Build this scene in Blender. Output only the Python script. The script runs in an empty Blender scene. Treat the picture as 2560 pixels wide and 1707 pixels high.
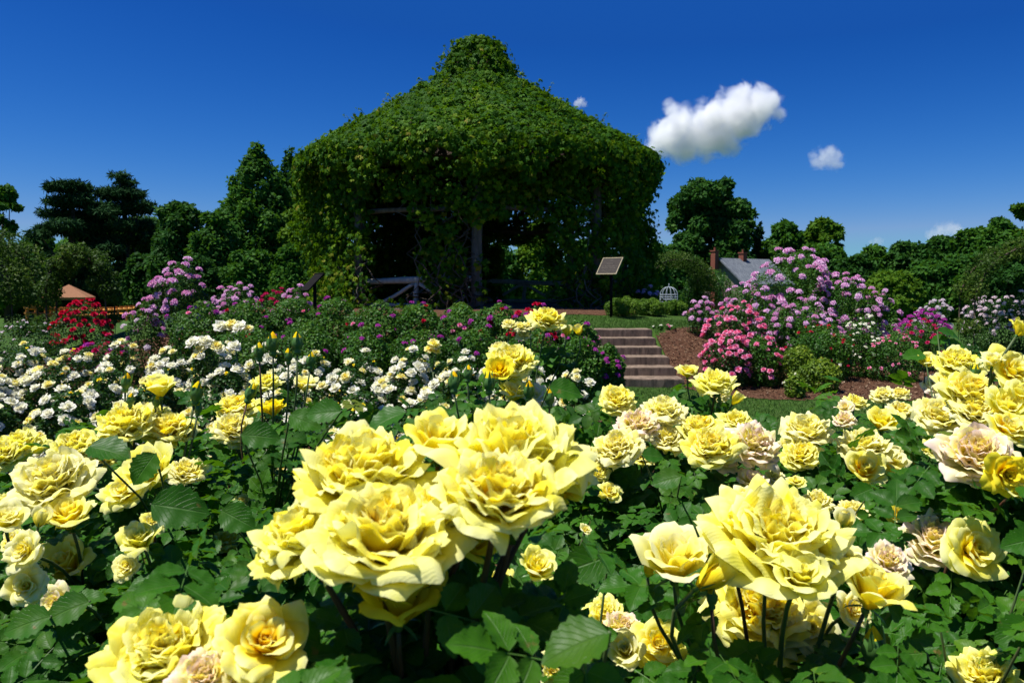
import bpy, math, random
import numpy as np
from mathutils import Vector, Matrix, Quaternion, noise as mnoise

# ------------------------------------------------------------------ camera, sky, sun, exposure
scn = bpy.context.scene
COL = scn.collection
R = math.radians
FPX, CX, CY, HOR, EYE = 1950.0, 1280.0, 853.5, 720.0, 1.70      # focal length in pixels of the 2560 px frame, horizon row, eye height
PITCH = math.atan((CY - HOR) / FPX)
cam_d = bpy.data.cameras.new('camera'); cam = bpy.data.objects.new('camera', cam_d); COL.objects.link(cam)
cam.location = (0, 0, EYE); cam.rotation_euler = (math.pi / 2 - PITCH, 0, 0)
cam_d.sensor_width = 36.0; cam_d.lens = 36.0 * FPX / 2560.0
cam_d.clip_start = 0.05; cam_d.clip_end = 6000
cam_d.dof.use_dof = True; cam_d.dof.focus_distance = 2.2; cam_d.dof.aperture_fstop = 14.0
scn.camera = cam

SUN_EL, SUN_AZ = R(69), R(256)      # azimuth clockwise from +Y (view direction): high, from the left and slightly behind the camera
world = bpy.data.worlds.new('World'); scn.world = world; world.use_nodes = True
nt = world.node_tree; nt.nodes.clear()
wo = nt.nodes.new('ShaderNodeOutputWorld'); bg = nt.nodes.new('ShaderNodeBackground')
sky = nt.nodes.new('ShaderNodeTexSky'); sky.sky_type = 'NISHITA'; sky.sun_disc = False
sky.sun_elevation = SUN_EL; sky.sun_rotation = SUN_AZ
sky.altitude = 300; sky.air_density = 1.0; sky.dust_density = 0.15; sky.ozone_density = 3.0
sepc = nt.nodes.new('ShaderNodeSeparateColor'); comb = nt.nodes.new('ShaderNodeCombineColor'); nt.links.new(sky.outputs[0], sepc.inputs[0])
for ch, (k_, e_, top_, low_) in enumerate(((.0165, 3.0, 4.6, 1.65), (.1290, 1.74, 7.5, 2.7), (.46, 1.30, 10.0, 4.6))):     # polarising filter: deeper, bluer sky
    a_ = nt.nodes.new('ShaderNodeMath'); a_.operation = 'MINIMUM'; a_.inputs[1].default_value = top_; nt.links.new(sepc.outputs[ch], a_.inputs[0])
    b_ = nt.nodes.new('ShaderNodeMath'); b_.operation = 'POWER'; b_.inputs[1].default_value = e_; d_ = nt.nodes.new('ShaderNodeMath'); d_.operation = 'MAXIMUM'; d_.inputs[1].default_value = low_; nt.links.new(a_.outputs[0], d_.inputs[0]); nt.links.new(d_.outputs[0], b_.inputs[0])
    c_ = nt.nodes.new('ShaderNodeMath'); c_.operation = 'MULTIPLY'; c_.inputs[1].default_value = k_; nt.links.new(b_.outputs[0], c_.inputs[0]); nt.links.new(c_.outputs[0], comb.inputs[ch])
nt.links.new(comb.outputs[0], bg.inputs[0]); bg.inputs[1].default_value = 0.082
nt.links.new(bg.outputs[0], wo.inputs[0])
sun_d = bpy.data.lights.new('sun', 'SUN'); sun_o = bpy.data.objects.new('sun', sun_d); COL.objects.link(sun_o)
sun_d.energy = 5.0; sun_d.angle = R(0.53); sun_d.color = (1.0, 0.965, 0.90)
sdir = Vector((math.sin(SUN_AZ) * math.cos(SUN_EL), math.cos(SUN_AZ) * math.cos(SUN_EL), math.sin(SUN_EL)))
sun_o.rotation_euler = sdir.to_track_quat('Z', 'Y').to_euler(); sun_o.location = sdir * 60
scn.view_settings.view_transform = 'Standard'; scn.view_settings.look = 'None'
scn.view_settings.exposure = 0.56; scn.view_settings.gamma = 1.0
scn.render.film_transparent = False
scn.cycles.max_bounces = 7; scn.cycles.diffuse_bounces = 4; scn.cycles.glossy_bounces = 2
scn.cycles.transmission_bounces = 4; scn.cycles.transparent_max_bounces = 6; scn.cycles.volume_bounces = 5
scn.cycles.caustics_reflective = False; scn.cycles.caustics_refractive = False

# ------------------------------------------------------------------ helpers
def at(px, py, d):
    """point on the sight line of photo pixel (px, py) (2560 wide) at distance d along +Y"""
    rx = (px - CX) / FPX; ry = -(py - CY) / FPX
    c, s = math.cos(PITCH), math.sin(PITCH)
    dy = c + ry * s; dz = -s + ry * c
    return Vector((rx * d / dy, d, EYE + dz * d / dy))
def ats(sx, sy, d): return at(sx * 1.08844, sy * 1.08865, d)

def ss(a, b, x):
    t = np.clip((np.asarray(x, float) - a) / (b - a), 0, 1); return t * t * (3 - 2 * t)
GX, GY = -1.1, 26.0            # middle of the gazebo mound
def terrain(x, y):
    x = np.asarray(x, float); y = np.asarray(y, float)
    r = np.hypot(x - GX, y - GY)
    z = 0.85 * (1 - ss(9.9, 13.4, r)) + 0.27 * (1 - ss(5.5, 10.0, r))
    z = z - 1.3 * ss(36, 62, y)
    z = z + 0.02 * np.sin(x * 0.9 + 1) * np.sin(y * 0.7)
    return z
def tz(x, y): return float(terrain(x, y))

def tag(o, label=None, cat=None, group=None, kind=None):
    if label: o['label'] = label
    if cat: o['category'] = cat
    if group: o['group'] = group
    if kind: o['kind'] = kind
    return o
def empty(name, loc=(0, 0, 0), rz=0, label=None, cat=None, group=None):
    o = bpy.data.objects.new(name, None); COL.objects.link(o); o.location = loc; o.rotation_euler = (0, 0, rz)
    o.empty_display_size = 0.1
    return tag(o, label, cat, group)

def nmesh(name, V, F, mats, smooth=True, midx=None, attr=None, uv=None):
    """mesh from numpy arrays; F is (n,k); attr: per-vertex (n,3) colour-like data called 'pd'"""
    me = bpy.data.meshes.new(name)
    V = np.ascontiguousarray(V, dtype=np.float32); F = np.ascontiguousarray(F, dtype=np.int32)
    n, k = F.shape
    me.vertices.add(len(V)); me.vertices.foreach_set('co', V.ravel())
    me.loops.add(n * k); me.loops.foreach_set('vertex_index', F.ravel())
    me.polygons.add(n); me.polygons.foreach_set('loop_start', np.arange(n, dtype=np.int32) * k)
    me.polygons.foreach_set('loop_total', np.full(n, k, dtype=np.int32))
    me.polygons.foreach_set('use_smooth', np.full(n, bool(smooth)))
    if midx is not None: me.polygons.foreach_set('material_index', np.ascontiguousarray(midx, dtype=np.int32))
    for m in (mats if isinstance(mats, (list, tuple)) else [mats]): me.materials.append(m)
    if attr is not None:
        a = me.attributes.new('pd', 'FLOAT_VECTOR', 'POINT')
        a.data.foreach_set('vector', np.ascontiguousarray(attr, dtype=np.float32).ravel())
    me.update(calc_edges=True); me.validate()
    return me
def mobj(name, me, parent=None, loc=None, rot=None, scale=None):
    o = bpy.data.objects.new(name, me); COL.objects.link(o)
    if parent is not None: o.parent = parent
    if loc is not None: o.location = loc
    if rot is not None:
        if isinstance(rot, Quaternion): o.rotation_mode = 'QUATERNION'; o.rotation_quaternion = rot
        else: o.rotation_euler = rot
    if scale is not None: o.scale = (scale,) * 3 if isinstance(scale, (int, float)) else scale
    return o
class MB:
    """collects quads of several simple solids into one mesh"""
    def __init__(s): s.V = []; s.F = []; s.n = 0
    def add(s, V, F):
        V = np.asarray(V, float); F = np.asarray(F, int)
        if F.shape[1] == 3: F = np.concatenate([F, F[:, 2:3]], 1)
        s.V.append(V); s.F.append(F + s.n); s.n += len(V); return s
    def box(s, c, d, rz=0, M=None, b=0.0):
        x, y, z = d[0] / 2, d[1] / 2, d[2] / 2
        V = np.array([(i * x, j * y, k * z) for k in (-1, 1) for j in (-1, 1) for i in (-1, 1)])
        if M is not None: V = V @ np.array(M).T
        elif rz: V = V @ np.array([[math.cos(rz), math.sin(rz), 0], [-math.sin(rz), math.cos(rz), 0], [0, 0, 1]])
        return s.add(V + np.array(c), [(0, 2, 3, 1), (4, 5, 7, 6), (0, 1, 5, 4), (2, 6, 7, 3), (0, 4, 6, 2), (1, 3, 7, 5)])
    def tube(s, pts, rad, n=8, jit=0.0, cap=True, seed=0):
        P = np.asarray(pts, float); m = len(P)
        rad = np.broadcast_to(np.asarray(rad, float), (m,)); rg = np.random.RandomState(seed)
        T = np.gradient(P, axis=0); T /= np.linalg.norm(T, axis=1)[:, None] + 1e-9
        ref = np.array([0, 0, 1.0]) if abs(T[:, 2]).mean() < 0.8 else np.array([1.0, 0, 0])
        A = np.cross(T, ref); A /= np.linalg.norm(A, axis=1)[:, None] + 1e-9
        B = np.cross(T, A); th = np.arange(n) * 2 * np.pi / n
        rr = rad[:, None] * (1 + jit * rg.uniform(-1, 1, (m, n)))
        V = P[:, None] + rr[..., None] * (np.cos(th)[None, :, None] * A[:, None] + np.sin(th)[None, :, None] * B[:, None])
        V = V.reshape(-1, 3); i = np.arange(m - 1)[:, None] * n; j = np.arange(n)[None]; j2 = (j + 1) % n
        F = np.stack([i + j, i + j2, i + n + j2, i + n + j], -1).reshape(-1, 4)
        if cap:
            V = np.concatenate([V, P[:1], P[-1:]]); c0, c1 = m * n, m * n + 1
            jj = np.arange(n); k2 = (jj + 1) % n; o = (m - 1) * n
            F = np.concatenate([F, np.stack([k2, jj, np.full(n, c0), np.full(n, c0)], -1), np.stack([o + jj, o + k2, np.full(n, c1), np.full(n, c1)], -1)])
        return s.add(V, F)
    def mesh(s, name, mat, smooth=False):
        V = np.concatenate(s.V); F = np.concatenate(s.F)
        me = bpy.data.meshes.new(name)
        fs = [[int(a) for a in f] if f[2] != f[3] else [int(a) for a in f[:3]] for f in F]
        me.from_pydata(V.tolist(), [], fs); me.materials.append(mat)
        me.polygons.foreach_set('use_smooth', np.full(len(me.polygons), smooth)); me.update(); return me
    def obj(s, name, mat, parent=None, smooth=False, loc=None, rot=None): return mobj(name, s.mesh(name, mat, smooth), parent, loc, rot)

def rotmats(n, rg, up, spread=0.6, normals=None):
    """random rotation matrices: local z near `up`/normals with the given spread, random spin"""
    N = (np.broadcast_to(np.asarray(up, float), (n, 3)) if normals is None else normals) + rg.normal(0, spread, (n, 3))
    N = N / (np.linalg.norm(N, axis=1)[:, None] + 1e-9)
    X = np.cross(N, rg.normal(0, 1, (n, 3))); X /= np.linalg.norm(X, axis=1)[:, None] + 1e-9
    Y = np.cross(N, X); return np.stack([X, Y, N], -1)
def scatter(TV, TF, T, Mx, S, rnd=None, tattr=None):
    """merge n copies of template (TV, TF); T (n,3), Mx (n,3,3), S (n,) -> V, F, attr(rnd, template0, template1)"""
    n = len(T); V = np.einsum('nij,vj->nvi', Mx, TV) * np.asarray(S).reshape(n, 1, 1) + T[:, None]
    F = TF[None] + (np.arange(n) * len(TV))[:, None, None]
    A = np.zeros((n, len(TV), 3), np.float32)
    if rnd is not None: A[..., 0] = np.asarray(rnd)[:, None]
    if tattr is not None: A[..., 1:3] = tattr[None, :, :2]
    return V.reshape(-1, 3), F.reshape(-1, TF.shape[1]), A.reshape(-1, 3)

# ------------------------------------------------------------------ materials
def mat(name):
    m = bpy.data.materials.new(name); m.use_nodes = True; n = m.node_tree; n.nodes.clear()
    out = n.nodes.new('ShaderNodeOutputMaterial'); return m, n, out
def N(n, t, **kw):
    x = n.nodes.new(t)
    for k, v in kw.items():
        if k.startswith('i_'): x.inputs[k[2:].replace('_', ' ')].default_value = v
        else: setattr(x, k, v)
    return x
def mixc(n, a, b, f, mode='MIX'):
    x = n.nodes.new('ShaderNodeMix'); x.data_type = 'RGBA'; x.blend_type = mode; x.clamp_factor = True
    for s, v in ((0, f), (6, a), (7, b)):
        if isinstance(v, bpy.types.NodeSocket): n.links.new(v, x.inputs[s])
        else: x.inputs[s].default_value = v if s == 0 else (*v, 1)
    return x.outputs[2]
def mathn(n, op, a, b=0.0, c=0.0, clamp=False):
    x = n.nodes.new('ShaderNodeMath'); x.operation = op; x.use_clamp = clamp
    for s, v in ((0, a), (1, b), (2, c)):
        if isinstance(v, bpy.types.NodeSocket): n.links.new(v, x.inputs[s])
        else: x.inputs[s].default_value = v
    return x.outputs[0]
def remap(n, v, a, b, lo=0.0, hi=1.0):
    x = n.nodes.new('ShaderNodeMapRange'); n.links.new(v, x.inputs[0])
    for i, q in enumerate((a, b, lo, hi)): x.inputs[i + 1].default_value = q
    return x.outputs[0]
def noise(n, scale, detail=3, rough=.55, coord=None, dist=0.0):
    x = N(n, 'ShaderNodeTexNoise'); x.inputs['Scale'].default_value = scale; x.inputs['Detail'].default_value = detail
    x.inputs['Roughness'].default_value = rough; x.inputs['Distortion'].default_value = dist
    if coord is None: coord = N(n, 'ShaderNodeTexCoord').outputs['Object']
    n.links.new(coord, x.inputs['Vector']); return x.outputs[0]
def bump(n, h, strength=.4, dist=.01):
    x = N(n, 'ShaderNodeBump'); x.inputs['Strength'].default_value = strength; x.inputs['Distance'].default_value = dist
    n.links.new(h, x.inputs['Height']); return x.outputs[0]
def pbr(n, col, rough=.6, spec=.3, nrm=None):
    p = N(n, 'ShaderNodeBsdfPrincipled')
    if isinstance(col, bpy.types.NodeSocket): n.links.new(col, p.inputs['Base Color'])
    else: p.inputs['Base Color'].default_value = (*col, 1)
    p.inputs['Roughness'].default_value = rough; p.inputs['Specular IOR Level'].default_value = spec
    if nrm is not None: n.links.new(nrm, p.inputs['Normal'])
    return p
def objrand(n): return N(n, 'ShaderNodeObjectInfo').outputs['Random']

def leaf_mat(name, cols, trans=(.10, .22, .02), tf=.3, rough=.42, spec=.4, veins=False, tint=None):
    """cols: list of base colours spread over the per-leaf random number (attribute pd.x)"""
    m, n, out = mat(name)
    at_ = N(n, 'ShaderNodeAttribute'); at_.attribute_name = 'pd'; sp = N(n, 'ShaderNodeSeparateXYZ'); n.links.new(at_.outputs['Vector'], sp.inputs[0])
    rmp = N(n, 'ShaderNodeValToRGB'); el = rmp.color_ramp.elements
    k = len(cols)
    while len(el) < k: el.new(.5)
    for i, (p_, c) in enumerate(cols): el[i].position = p_; el[i].color = (*c, 1)
    n.links.new(sp.outputs[0], rmp.inputs[0]); col = rmp.outputs[0]; nrm = None
    if veins:
        yy = mathn(n, 'ABSOLUTE', sp.outputs[2])
        w = mathn(n, 'SUBTRACT', mathn(n, 'MULTIPLY', sp.outputs[1], 8.0), mathn(n, 'MULTIPLY', yy, 3.6))
        tri = mathn(n, 'ABSOLUTE', mathn(n, 'SUBTRACT', mathn(n, 'FRACT', w), .5))
        vein = remap(n, tri, .40, .5); mid = remap(n, yy, .07, .0)
        vv = mathn(n, 'MAXIMUM', mathn(n, 'MULTIPLY', vein, .5), mid)
        col = mixc(n, col, (.12, .22, .06), mathn(n, 'MULTIPLY', vv, .5))
        nz = noise(n, 90, 2); bl = noise(n, 14, 3); col = mixc(n, col, (.075, .15, .010), mathn(n, 'MULTIPLY', remap(n, bl, .52, .72), .45)); sp2 = noise(n, 46, 3); col = mixc(n, col, (.17, .11, .03), mathn(n, 'MULTIPLY', remap(n, sp2, .68, .72), .7))
        nrm = bump(n, mathn(n, 'SUBTRACT', mathn(n, 'MULTIPLY', nz, .5), vv), .5, .0015)
    p = pbr(n, col, rough, spec, nrm)
    t = N(n, 'ShaderNodeBsdfTranslucent'); 
    tc = mixc(n, col, (*trans,), .7); n.links.new(tc, t.inputs[0])
    if nrm is not None: n.links.new(nrm, t.inputs['Normal'])
    mx = N(n, 'ShaderNodeMixShader'); mx.inputs[0].default_value = tf
    n.links.new(p.outputs[0], mx.inputs[1]); n.links.new(t.outputs[0], mx.inputs[2]); n.links.new(mx.outputs[0], out.inputs[0])
    return m
def petal_mat(name, deep, mid, edge, tf=.42, edge2=None, e2=.0, rim=None, vary=.3, s0=.1, s1=.9):
    """pd = (layer 0 heart..1 outermost, position along petal 0..1, random per petal)"""
    m, n, out = mat(name)
    a = N(n, 'ShaderNodeAttribute'); a.attribute_name = 'pd'; sp = N(n, 'ShaderNodeSeparateXYZ'); n.links.new(a.outputs['Vector'], sp.inputs[0])
    orr = objrand(n)
    f = mathn(n, 'ADD', mathn(n, 'MULTIPLY', sp.outputs[0], .5), mathn(n, 'MULTIPLY', sp.outputs[1], .62))
    f = mathn(n, 'ADD', f, mathn(n, 'MULTIPLY', mathn(n, 'SUBTRACT', orr, .5), vary))
    f = mathn(n, 'ADD', f, mathn(n, 'MULTIPLY', mathn(n, 'SUBTRACT', sp.outputs[2], .5), .25))
    c = mixc(n, deep, mid, remap(n, f, s0, (s0 + s1) / 2)); c = mixc(n, c, edge, remap(n, f, (s0 + s1) / 2, s1))
    if rim is not None:
        nz = noise(n, 3.0, 2)
        k = mathn(n, 'MULTIPLY', remap(n, sp.outputs[1], .60, 1.0), remap(n, mathn(n, 'ADD', nz, mathn(n, 'MULTIPLY', sp.outputs[2], .4)), .40, .80))
        c = mixc(n, c, rim, k)
    wv = N(n, 'ShaderNodeTexWave'); wv.inputs['Scale'].default_value = 9; wv.inputs['Distortion'].default_value = 2.5; wv.inputs['Detail'].default_value = 2; n.links.new(N(n, 'ShaderNodeTexCoord').outputs['Object'], wv.inputs['Vector'])
    bp = bump(n, wv.outputs[1], .10, .012)
    p = pbr(n, c, .8, .08, bp)
    t = N(n, 'ShaderNodeBsdfTranslucent'); tc = mixc(n, c, c, 1.0, 'MULTIPLY'); tc = mixc(n, c, tc, .9); n.links.new(tc, t.inputs[0])
    mx = N(n, 'ShaderNodeMixShader'); mx.inputs[0].default_value = tf
    n.links.new(p.outputs[0], mx.inputs[1]); n.links.new(t.outputs[0], mx.inputs[2]); n.links.new(mx.outputs[0], out.inputs[0])
    return m
def plain(name, c1, c2=None, sc=3, rough=.8, spec=.2, bs=.3, bd=.02, detail=5, vary=0.0, zs=None):
    m, n, out = mat(name); co = N(n, 'ShaderNodeTexCoord').outputs['Object']
    if zs:
        mp = N(n, 'ShaderNodeMapping'); mp.inputs['Scale'].default_value = zs; n.links.new(co, mp.inputs[0]); co = mp.outputs[0]
    nz = noise(n, sc, detail, .6, co); col = mixc(n, c1, c2 or c1, remap(n, nz, .3, .7))
    nz2 = noise(n, sc * 6, 4, .6, co)
    p = pbr(n, col, rough, spec, bump(n, nz2, bs, bd)); n.links.new(p.outputs[0], out.inputs[0]); return m

YEL = dict(deep=(.86, .42, .012), mid=(.86, .68, .07), edge=(.88, .84, .40))
M = {}
M['petal_yellow'] = petal_mat('petal_yellow', (.98, .62, .004), (.98, .86, .03), (.98, .94, .13), rim=(.98, .96, .46), s1=.95)
M['petal_gold'] = petal_mat('petal_gold', (.96, .54, .004), (.97, .78, .008), (.97, .87, .05))
M['petal_pale'] = petal_mat('petal_pale', (.98, .74, .01), (.98, .89, .09), (.98, .94, .34), rim=(.98, .95, .60))
M['petal_blush'] = petal_mat('petal_blush', (.97, .80, .05), (.97, .91, .20), (.97, .94, .46), rim=(.96, .80, .74))
M['petal_white'] = petal_mat('petal_white', (.94, .84, .34), (.94, .92, .68), (.94, .93, .80), vary=.2, s0=.0, s1=.6)
M['petal_cream'] = petal_mat('petal_cream', (.95, .74, .04), (.95, .88, .28), (.95, .93, .62), vary=.3, s0=.1)
M['petal_pink'] = petal_mat('petal_pink', (.86, .50, .36), (.88, .19, .38), (.93, .38, .58), vary=.4)
M['petal_lilac'] = petal_mat('petal_lilac', (.84, .58, .66), (.76, .34, .64), (.88, .64, .82), vary=.8)
M['petal_magenta'] = petal_mat('petal_magenta', (.75, .35, .5), (.50, .04, .42), (.62, .10, .52), vary=.3)
M['petal_red'] = petal_mat('petal_red', (.35, .0, .01), (.55, .004, .03), (.62, .01, .07), vary=.3)
M['petal_crimson'] = petal_mat('petal_crimson', (.45, .01, .06), (.62, .01, .12), (.72, .05, .22), vary=.6)
M['petal_blushwhite'] = petal_mat('petal_blushwhite', (.8, .6, .5), (.84, .70, .76), (.86, .80, .84), vary=.3)
ROSE_LEAF = [(0, (.014, .070, .003)), (.45, (.026, .112, .004)), (.8, (.050, .158, .005)), (.95, (.09, .19, .008)), (1, (.13, .17, .015))]
M['rose_leaf'] = leaf_mat('rose_leaf', ROSE_LEAF, veins=True, trans=(.13, .32, .005), tf=.32, rough=.45, spec=.18)
M['dark_leaf'] = leaf_mat('dark_leaf', [(0, (.010, .042, .004)), (.6, (.017, .070, .005)), (.95, (.03, .10, .012)), (1, (.07, .13, .02))], rough=.45, spec=.2, tf=.22)
M['mid_leaf'] = leaf_mat('mid_leaf', [(0, (.020, .080, .005)), (.6, (.036, .128, .006)), (.9, (.075, .18, .009)), (1, (.12, .20, .02))], rough=.5, spec=.25, tf=.3)
M['lime_leaf'] = leaf_mat('lime_leaf', [(0, (.07, .14, .008)), (.6, (.15, .24, .010)), (1, (.28, .34, .015))], rough=.5, spec=.25, tf=.35)
M['olive_leaf'] = leaf_mat('olive_leaf', [(0, (.022, .055, .006)), (.6, (.045, .090, .008)), (1, (.10, .14, .012))], rough=.6, spec=.15, tf=.25)
M['clip_leaf'] = leaf_mat('clip_leaf', [(0, (.05, .12, .008)), (.6, (.10, .20, .010)), (1, (.17, .27, .015))], rough=.5, spec=.2, tf=.3)
M['vine_leaf'] = leaf_mat('vine_leaf', [(0, (.016, .066, .003)), (.42, (.034, .112, .003)), (.72, (.070, .165, .004)), (.92, (.15, .24, .006)), (1, (.22, .20, .02))], trans=(.15, .30, .005), tf=.3, rough=.6, spec=.10)
M['tree_leaf'] = leaf_mat('tree_leaf', [(0, (0.023, 0.081, 0.010)), (.6, (0.039, 0.124, 0.013)), (1, (0.078, 0.182, 0.018))], trans=(.09, .22, .01), tf=.3, rough=.6, spec=.08)
M['tree_leaf_dark'] = leaf_mat('tree_leaf_dark', [(0, (0.016, 0.059, 0.009)), (.6, (0.026, 0.092, 0.012)), (1, (0.054, 0.135, 0.016))], trans=(.05, .14, .01), tf=.25, rough=.6, spec=.08)
M['tree_leaf_fresh'] = leaf_mat('tree_leaf_fresh', [(0, (0.044, 0.113, 0.009)), (.6, (0.075, 0.167, 0.011)), (1, (0.127, 0.218, 0.016))], trans=(.15, .28, .01), tf=.32, rough=.6, spec=.08)
M['pine_needle'] = leaf_mat('pine_needle', [(0, (0.011, 0.041, 0.012)), (.6, (0.020, 0.065, 0.017)), (1, (0.048, 0.096, 0.030))], trans=(.03, .08, .02), tf=.1, rough=.7, spec=.05)
M['sepal'] = leaf_mat('sepal', [(0, (.06, .16, .03)), (1, (.10, .22, .05))], tf=.2)
M['bud_green'] = plain('bud_green', (.04, .13, .025), (.09, .17, .04), 20, .45, .4, .1, .002)
M['stem'] = plain('rose_stem', (.045, .10, .022), (.075, .09, .03), 9, .5, .35, .2, .002)
M['stem_red'] = plain('rose_stem_reddish', (.10, .035, .018), (.05, .055, .02), 9, .5, .35, .2, .002)
M['bark'] = plain('bark', (.055, .042, .030), (.11, .085, .06), 6, .9, .1, .8, .05, zs=(1, 1, .25))
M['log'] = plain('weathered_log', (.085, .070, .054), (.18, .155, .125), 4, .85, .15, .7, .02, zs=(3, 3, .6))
M['rail_log'] = plain('sunlit_rail_log', (.30, .275, .245), (.46, .43, .39), 4, .85, .1, .6, .02, zs=(3, 3, .6))  # paler copy of the weathered log, with the sunlight put into its colour
M['dark_wood'] = plain('dark_roof_wood', (.035, .026, .020), (.06, .045, .034), 4, .9, .1, .4, .02)
# ------------------------------------------------------------------ flowers
def petal(rg, L, W, th0, th1, curl, r0, z0, az, nu=6, nv=6, ruf=.05, rho_min=.12, cup=1.0, point=0.0, roll=.08, twist=0.):
    u = np.linspace(-1, 1, nu + 1); v = np.linspace(0, 1, nv + 1)
    vv = np.linspace(0, 1, 33); a = th0 + (th1 - th0) * vv + curl * np.clip((vv - .55) / .45, 0, 1) ** 2
    ds = L / 32; rr = r0 + np.concatenate([[0], np.cumsum(np.sin(a[:-1]) * ds)]); zz = z0 + np.concatenate([[0], np.cumsum(np.cos(a[:-1]) * ds)])
    U, Vv = np.meshgrid(u, v); f3 = rg.uniform(3, 9); p3 = rg.uniform(0, 6)
    ve = Vv * (1 - (.34 + .12 * point) * np.abs(U) ** 3.2 * Vv)
    r = np.interp(ve, vv, rr); z = np.interp(ve, vv, zz); an = np.interp(ve, vv, a)
    ve = ve * (1 - .07 * (1 + np.sin(f3 * U + p3)) * Vv ** 3)
    w = W * (.22 + .78 * np.sin(np.clip(ve * 1.25, 0, 1) * np.pi / 2)) * (1 - .12 * ve ** 4)
    rho = np.maximum(r * cup, rho_min); psi = U * w / rho
    lim = 2.2; psi = np.clip(psi, -lim, lim)
    rad = r - rho * (1 - np.cos(psi)); tan = rho * np.sin(psi)
    nr, nz = np.cos(an), -np.sin(an)               # outward normal of the petal in its radial plane
    f1, f2 = rg.uniform(2.0, 3.6), rg.uniform(4.5, 8); p1, p2 = rg.uniform(0, 6.28, 2)
    off = roll * np.abs(U) ** 2.5 * Vv ** 1.5 + ruf * Vv ** 2.2 * (np.sin(f1 * U + p1) + .6 * np.sin(f2 * U + p2) + .45 * np.sin(rg.uniform(9, 13) * U + p1 * 2) * Vv ** 3)
    off = off + ruf * .5 * np.sin(5 * Vv + p2) * np.cos(2 * U + p1) * Vv
    rad = rad + off * nr; z = z + off * nz
    tan = tan + twist * Vv * rad
    ca, sa = math.cos(az), math.sin(az)
    P = np.stack([rad * ca - tan * sa, rad * sa + tan * ca, z], -1).reshape(-1, 3)
    i = np.arange(nv)[:, None] * (nu + 1) + np.arange(nu)[None]
    F = np.stack([i, i + 1, i + nu + 2, i + nu + 1], -1).reshape(-1, 4)
    return P, F, Vv.reshape(-1)
GA = 2.39996
def bloom_mesh(name, mt, seed, kind='full', nu=8, nv=9):
    rg = np.random.RandomState(seed); Vs, Fs, As = [], [], []; n0 = 0
    if kind == 'full': n = 92
    elif kind == 'cup': n = 22
    elif kind == 'open': n = 30
    elif kind == 'bud': n = 9
    elif kind == 'mid': n = 26
    elif kind == 'small': n = 11
    cen = rg.uniform(0, 6.28)
    for i in range(n):
        s = i / (n - 1); j = rg.normal(0, 1, 6)
        az = cen + i * GA + .25 * j[0]
        if kind in ('full', 'mid'):
            L = (.44 + .34 * s ** .9) * (1 + .08 * j[1]); W = (.20 + .31 * s ** 1.2) * (1 + .14 * j[2])
            th0 = R(4 + 104 * s ** .8 + 7 * j[3]); th1 = R(-28 + 62 * s ** 1.2 + 9 * j[4]); curl = R(30 + 70 * s + 30 * abs(j[5]))
            r0 = .02 + .11 * s; z0 = .12 - .14 * s; ruf = .045 + .05 * s; rm = .08 + .16 * s; tw = .3 * j[2] * (1 - s)
            # quartered heart: petals lean to two or three centres
            q = rg.uniform(0, .10) * (1 - s); qa = cen + (i % 3) * 2.09
        elif kind == 'open':
            L = (.36 + .62 * s ** .9) * (1 + .08 * j[1]); W = (.22 + .36 * s) * (1 + .12 * j[2])
            th0 = R(4 + 74 * s + 6 * j[3]); th1 = R(-24 + 96 * s + 9 * j[4]); curl = R(10 + 70 * s + 20 * abs(j[5]))
            r0 = .02 + .10 * s; z0 = .08 - .12 * s; ruf = .03 + .05 * s; rm = .08 + .25 * s; tw = .1 * j[2]; q = 0; qa = 0
        elif kind == 'cup':
            L = (.72 + .42 * s ** .9) * (1 + .05 * j[1]); W = (.24 + .34 * s) * (1 + .08 * j[2])
            th0 = R(6 + 50 * max(0, s - .15) ** .9 + 3 * j[3]); th1 = R(-10 + 42 * s ** 1.3 + 4 * j[4]); curl = R(4 + 110 * s ** 2 + 12 * abs(j[5]))
            r0 = .02 + .08 * s; z0 = 0 - .06 * s; ruf = .02 + .06 * s; rm = .07 + .15 * s; tw = 0; q = 0; qa = 0
        elif kind == 'bud':
            L = (.95 + .08 * s) * (1 + .03 * j[1]); W = (.30 + .20 * s)
            th0 = R(22 + 26 * s + 2 * j[3]); th1 = R(-22 + 4 * s + 3 * j[4]); curl = R(35 * s ** 3 + (70 if i == n - 1 else 0))
            r0 = .02 + .03 * s; z0 = 0; ruf = .01 + .02 * s; rm = .07 + .10 * s; tw = 0; q = 0; qa = 0
        elif kind == 'small':
            L = (.55 + .35 * s) * (1 + .08 * j[1]); W = (.30 + .22 * s)
            th0 = R(15 + 62 * s + 6 * j[3]); th1 = R(0 + 62 * s + 9 * j[4]); curl = R(20 + 40 * s)
            r0 = .03 + .05 * s; z0 = .05 - .08 * s; ruf = .05; rm = .12 + .1 * s; tw = 0; q = 0; qa = 0
        P, F, v = petal(rg, L, W, th0, th1, curl, r0, z0, az, nu, nv, ruf, rm, 1.0, 0, .06 + .12 * s, tw)
        if q: P = P + np.array([math.cos(qa), math.sin(qa), 0]) * q
        Vs.append(P); Fs.append(F + n0); n0 += len(P)
        As.append(np.stack([np.full(len(P), s), v, np.full(len(P), rg.uniform())], -1))
    V = np.concatenate(Vs); rmax = np.percentile(np.hypot(V[:, 0], V[:, 1]), 97)
    if kind in ('bud',): rmax = .5 * V[:, 2].max()      # buds are measured by height
    V = V / rmax
    return nmesh(name, V, np.concatenate(Fs), mt, True, attr=np.concatenate(As)), float(V[:, 2].min())
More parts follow.
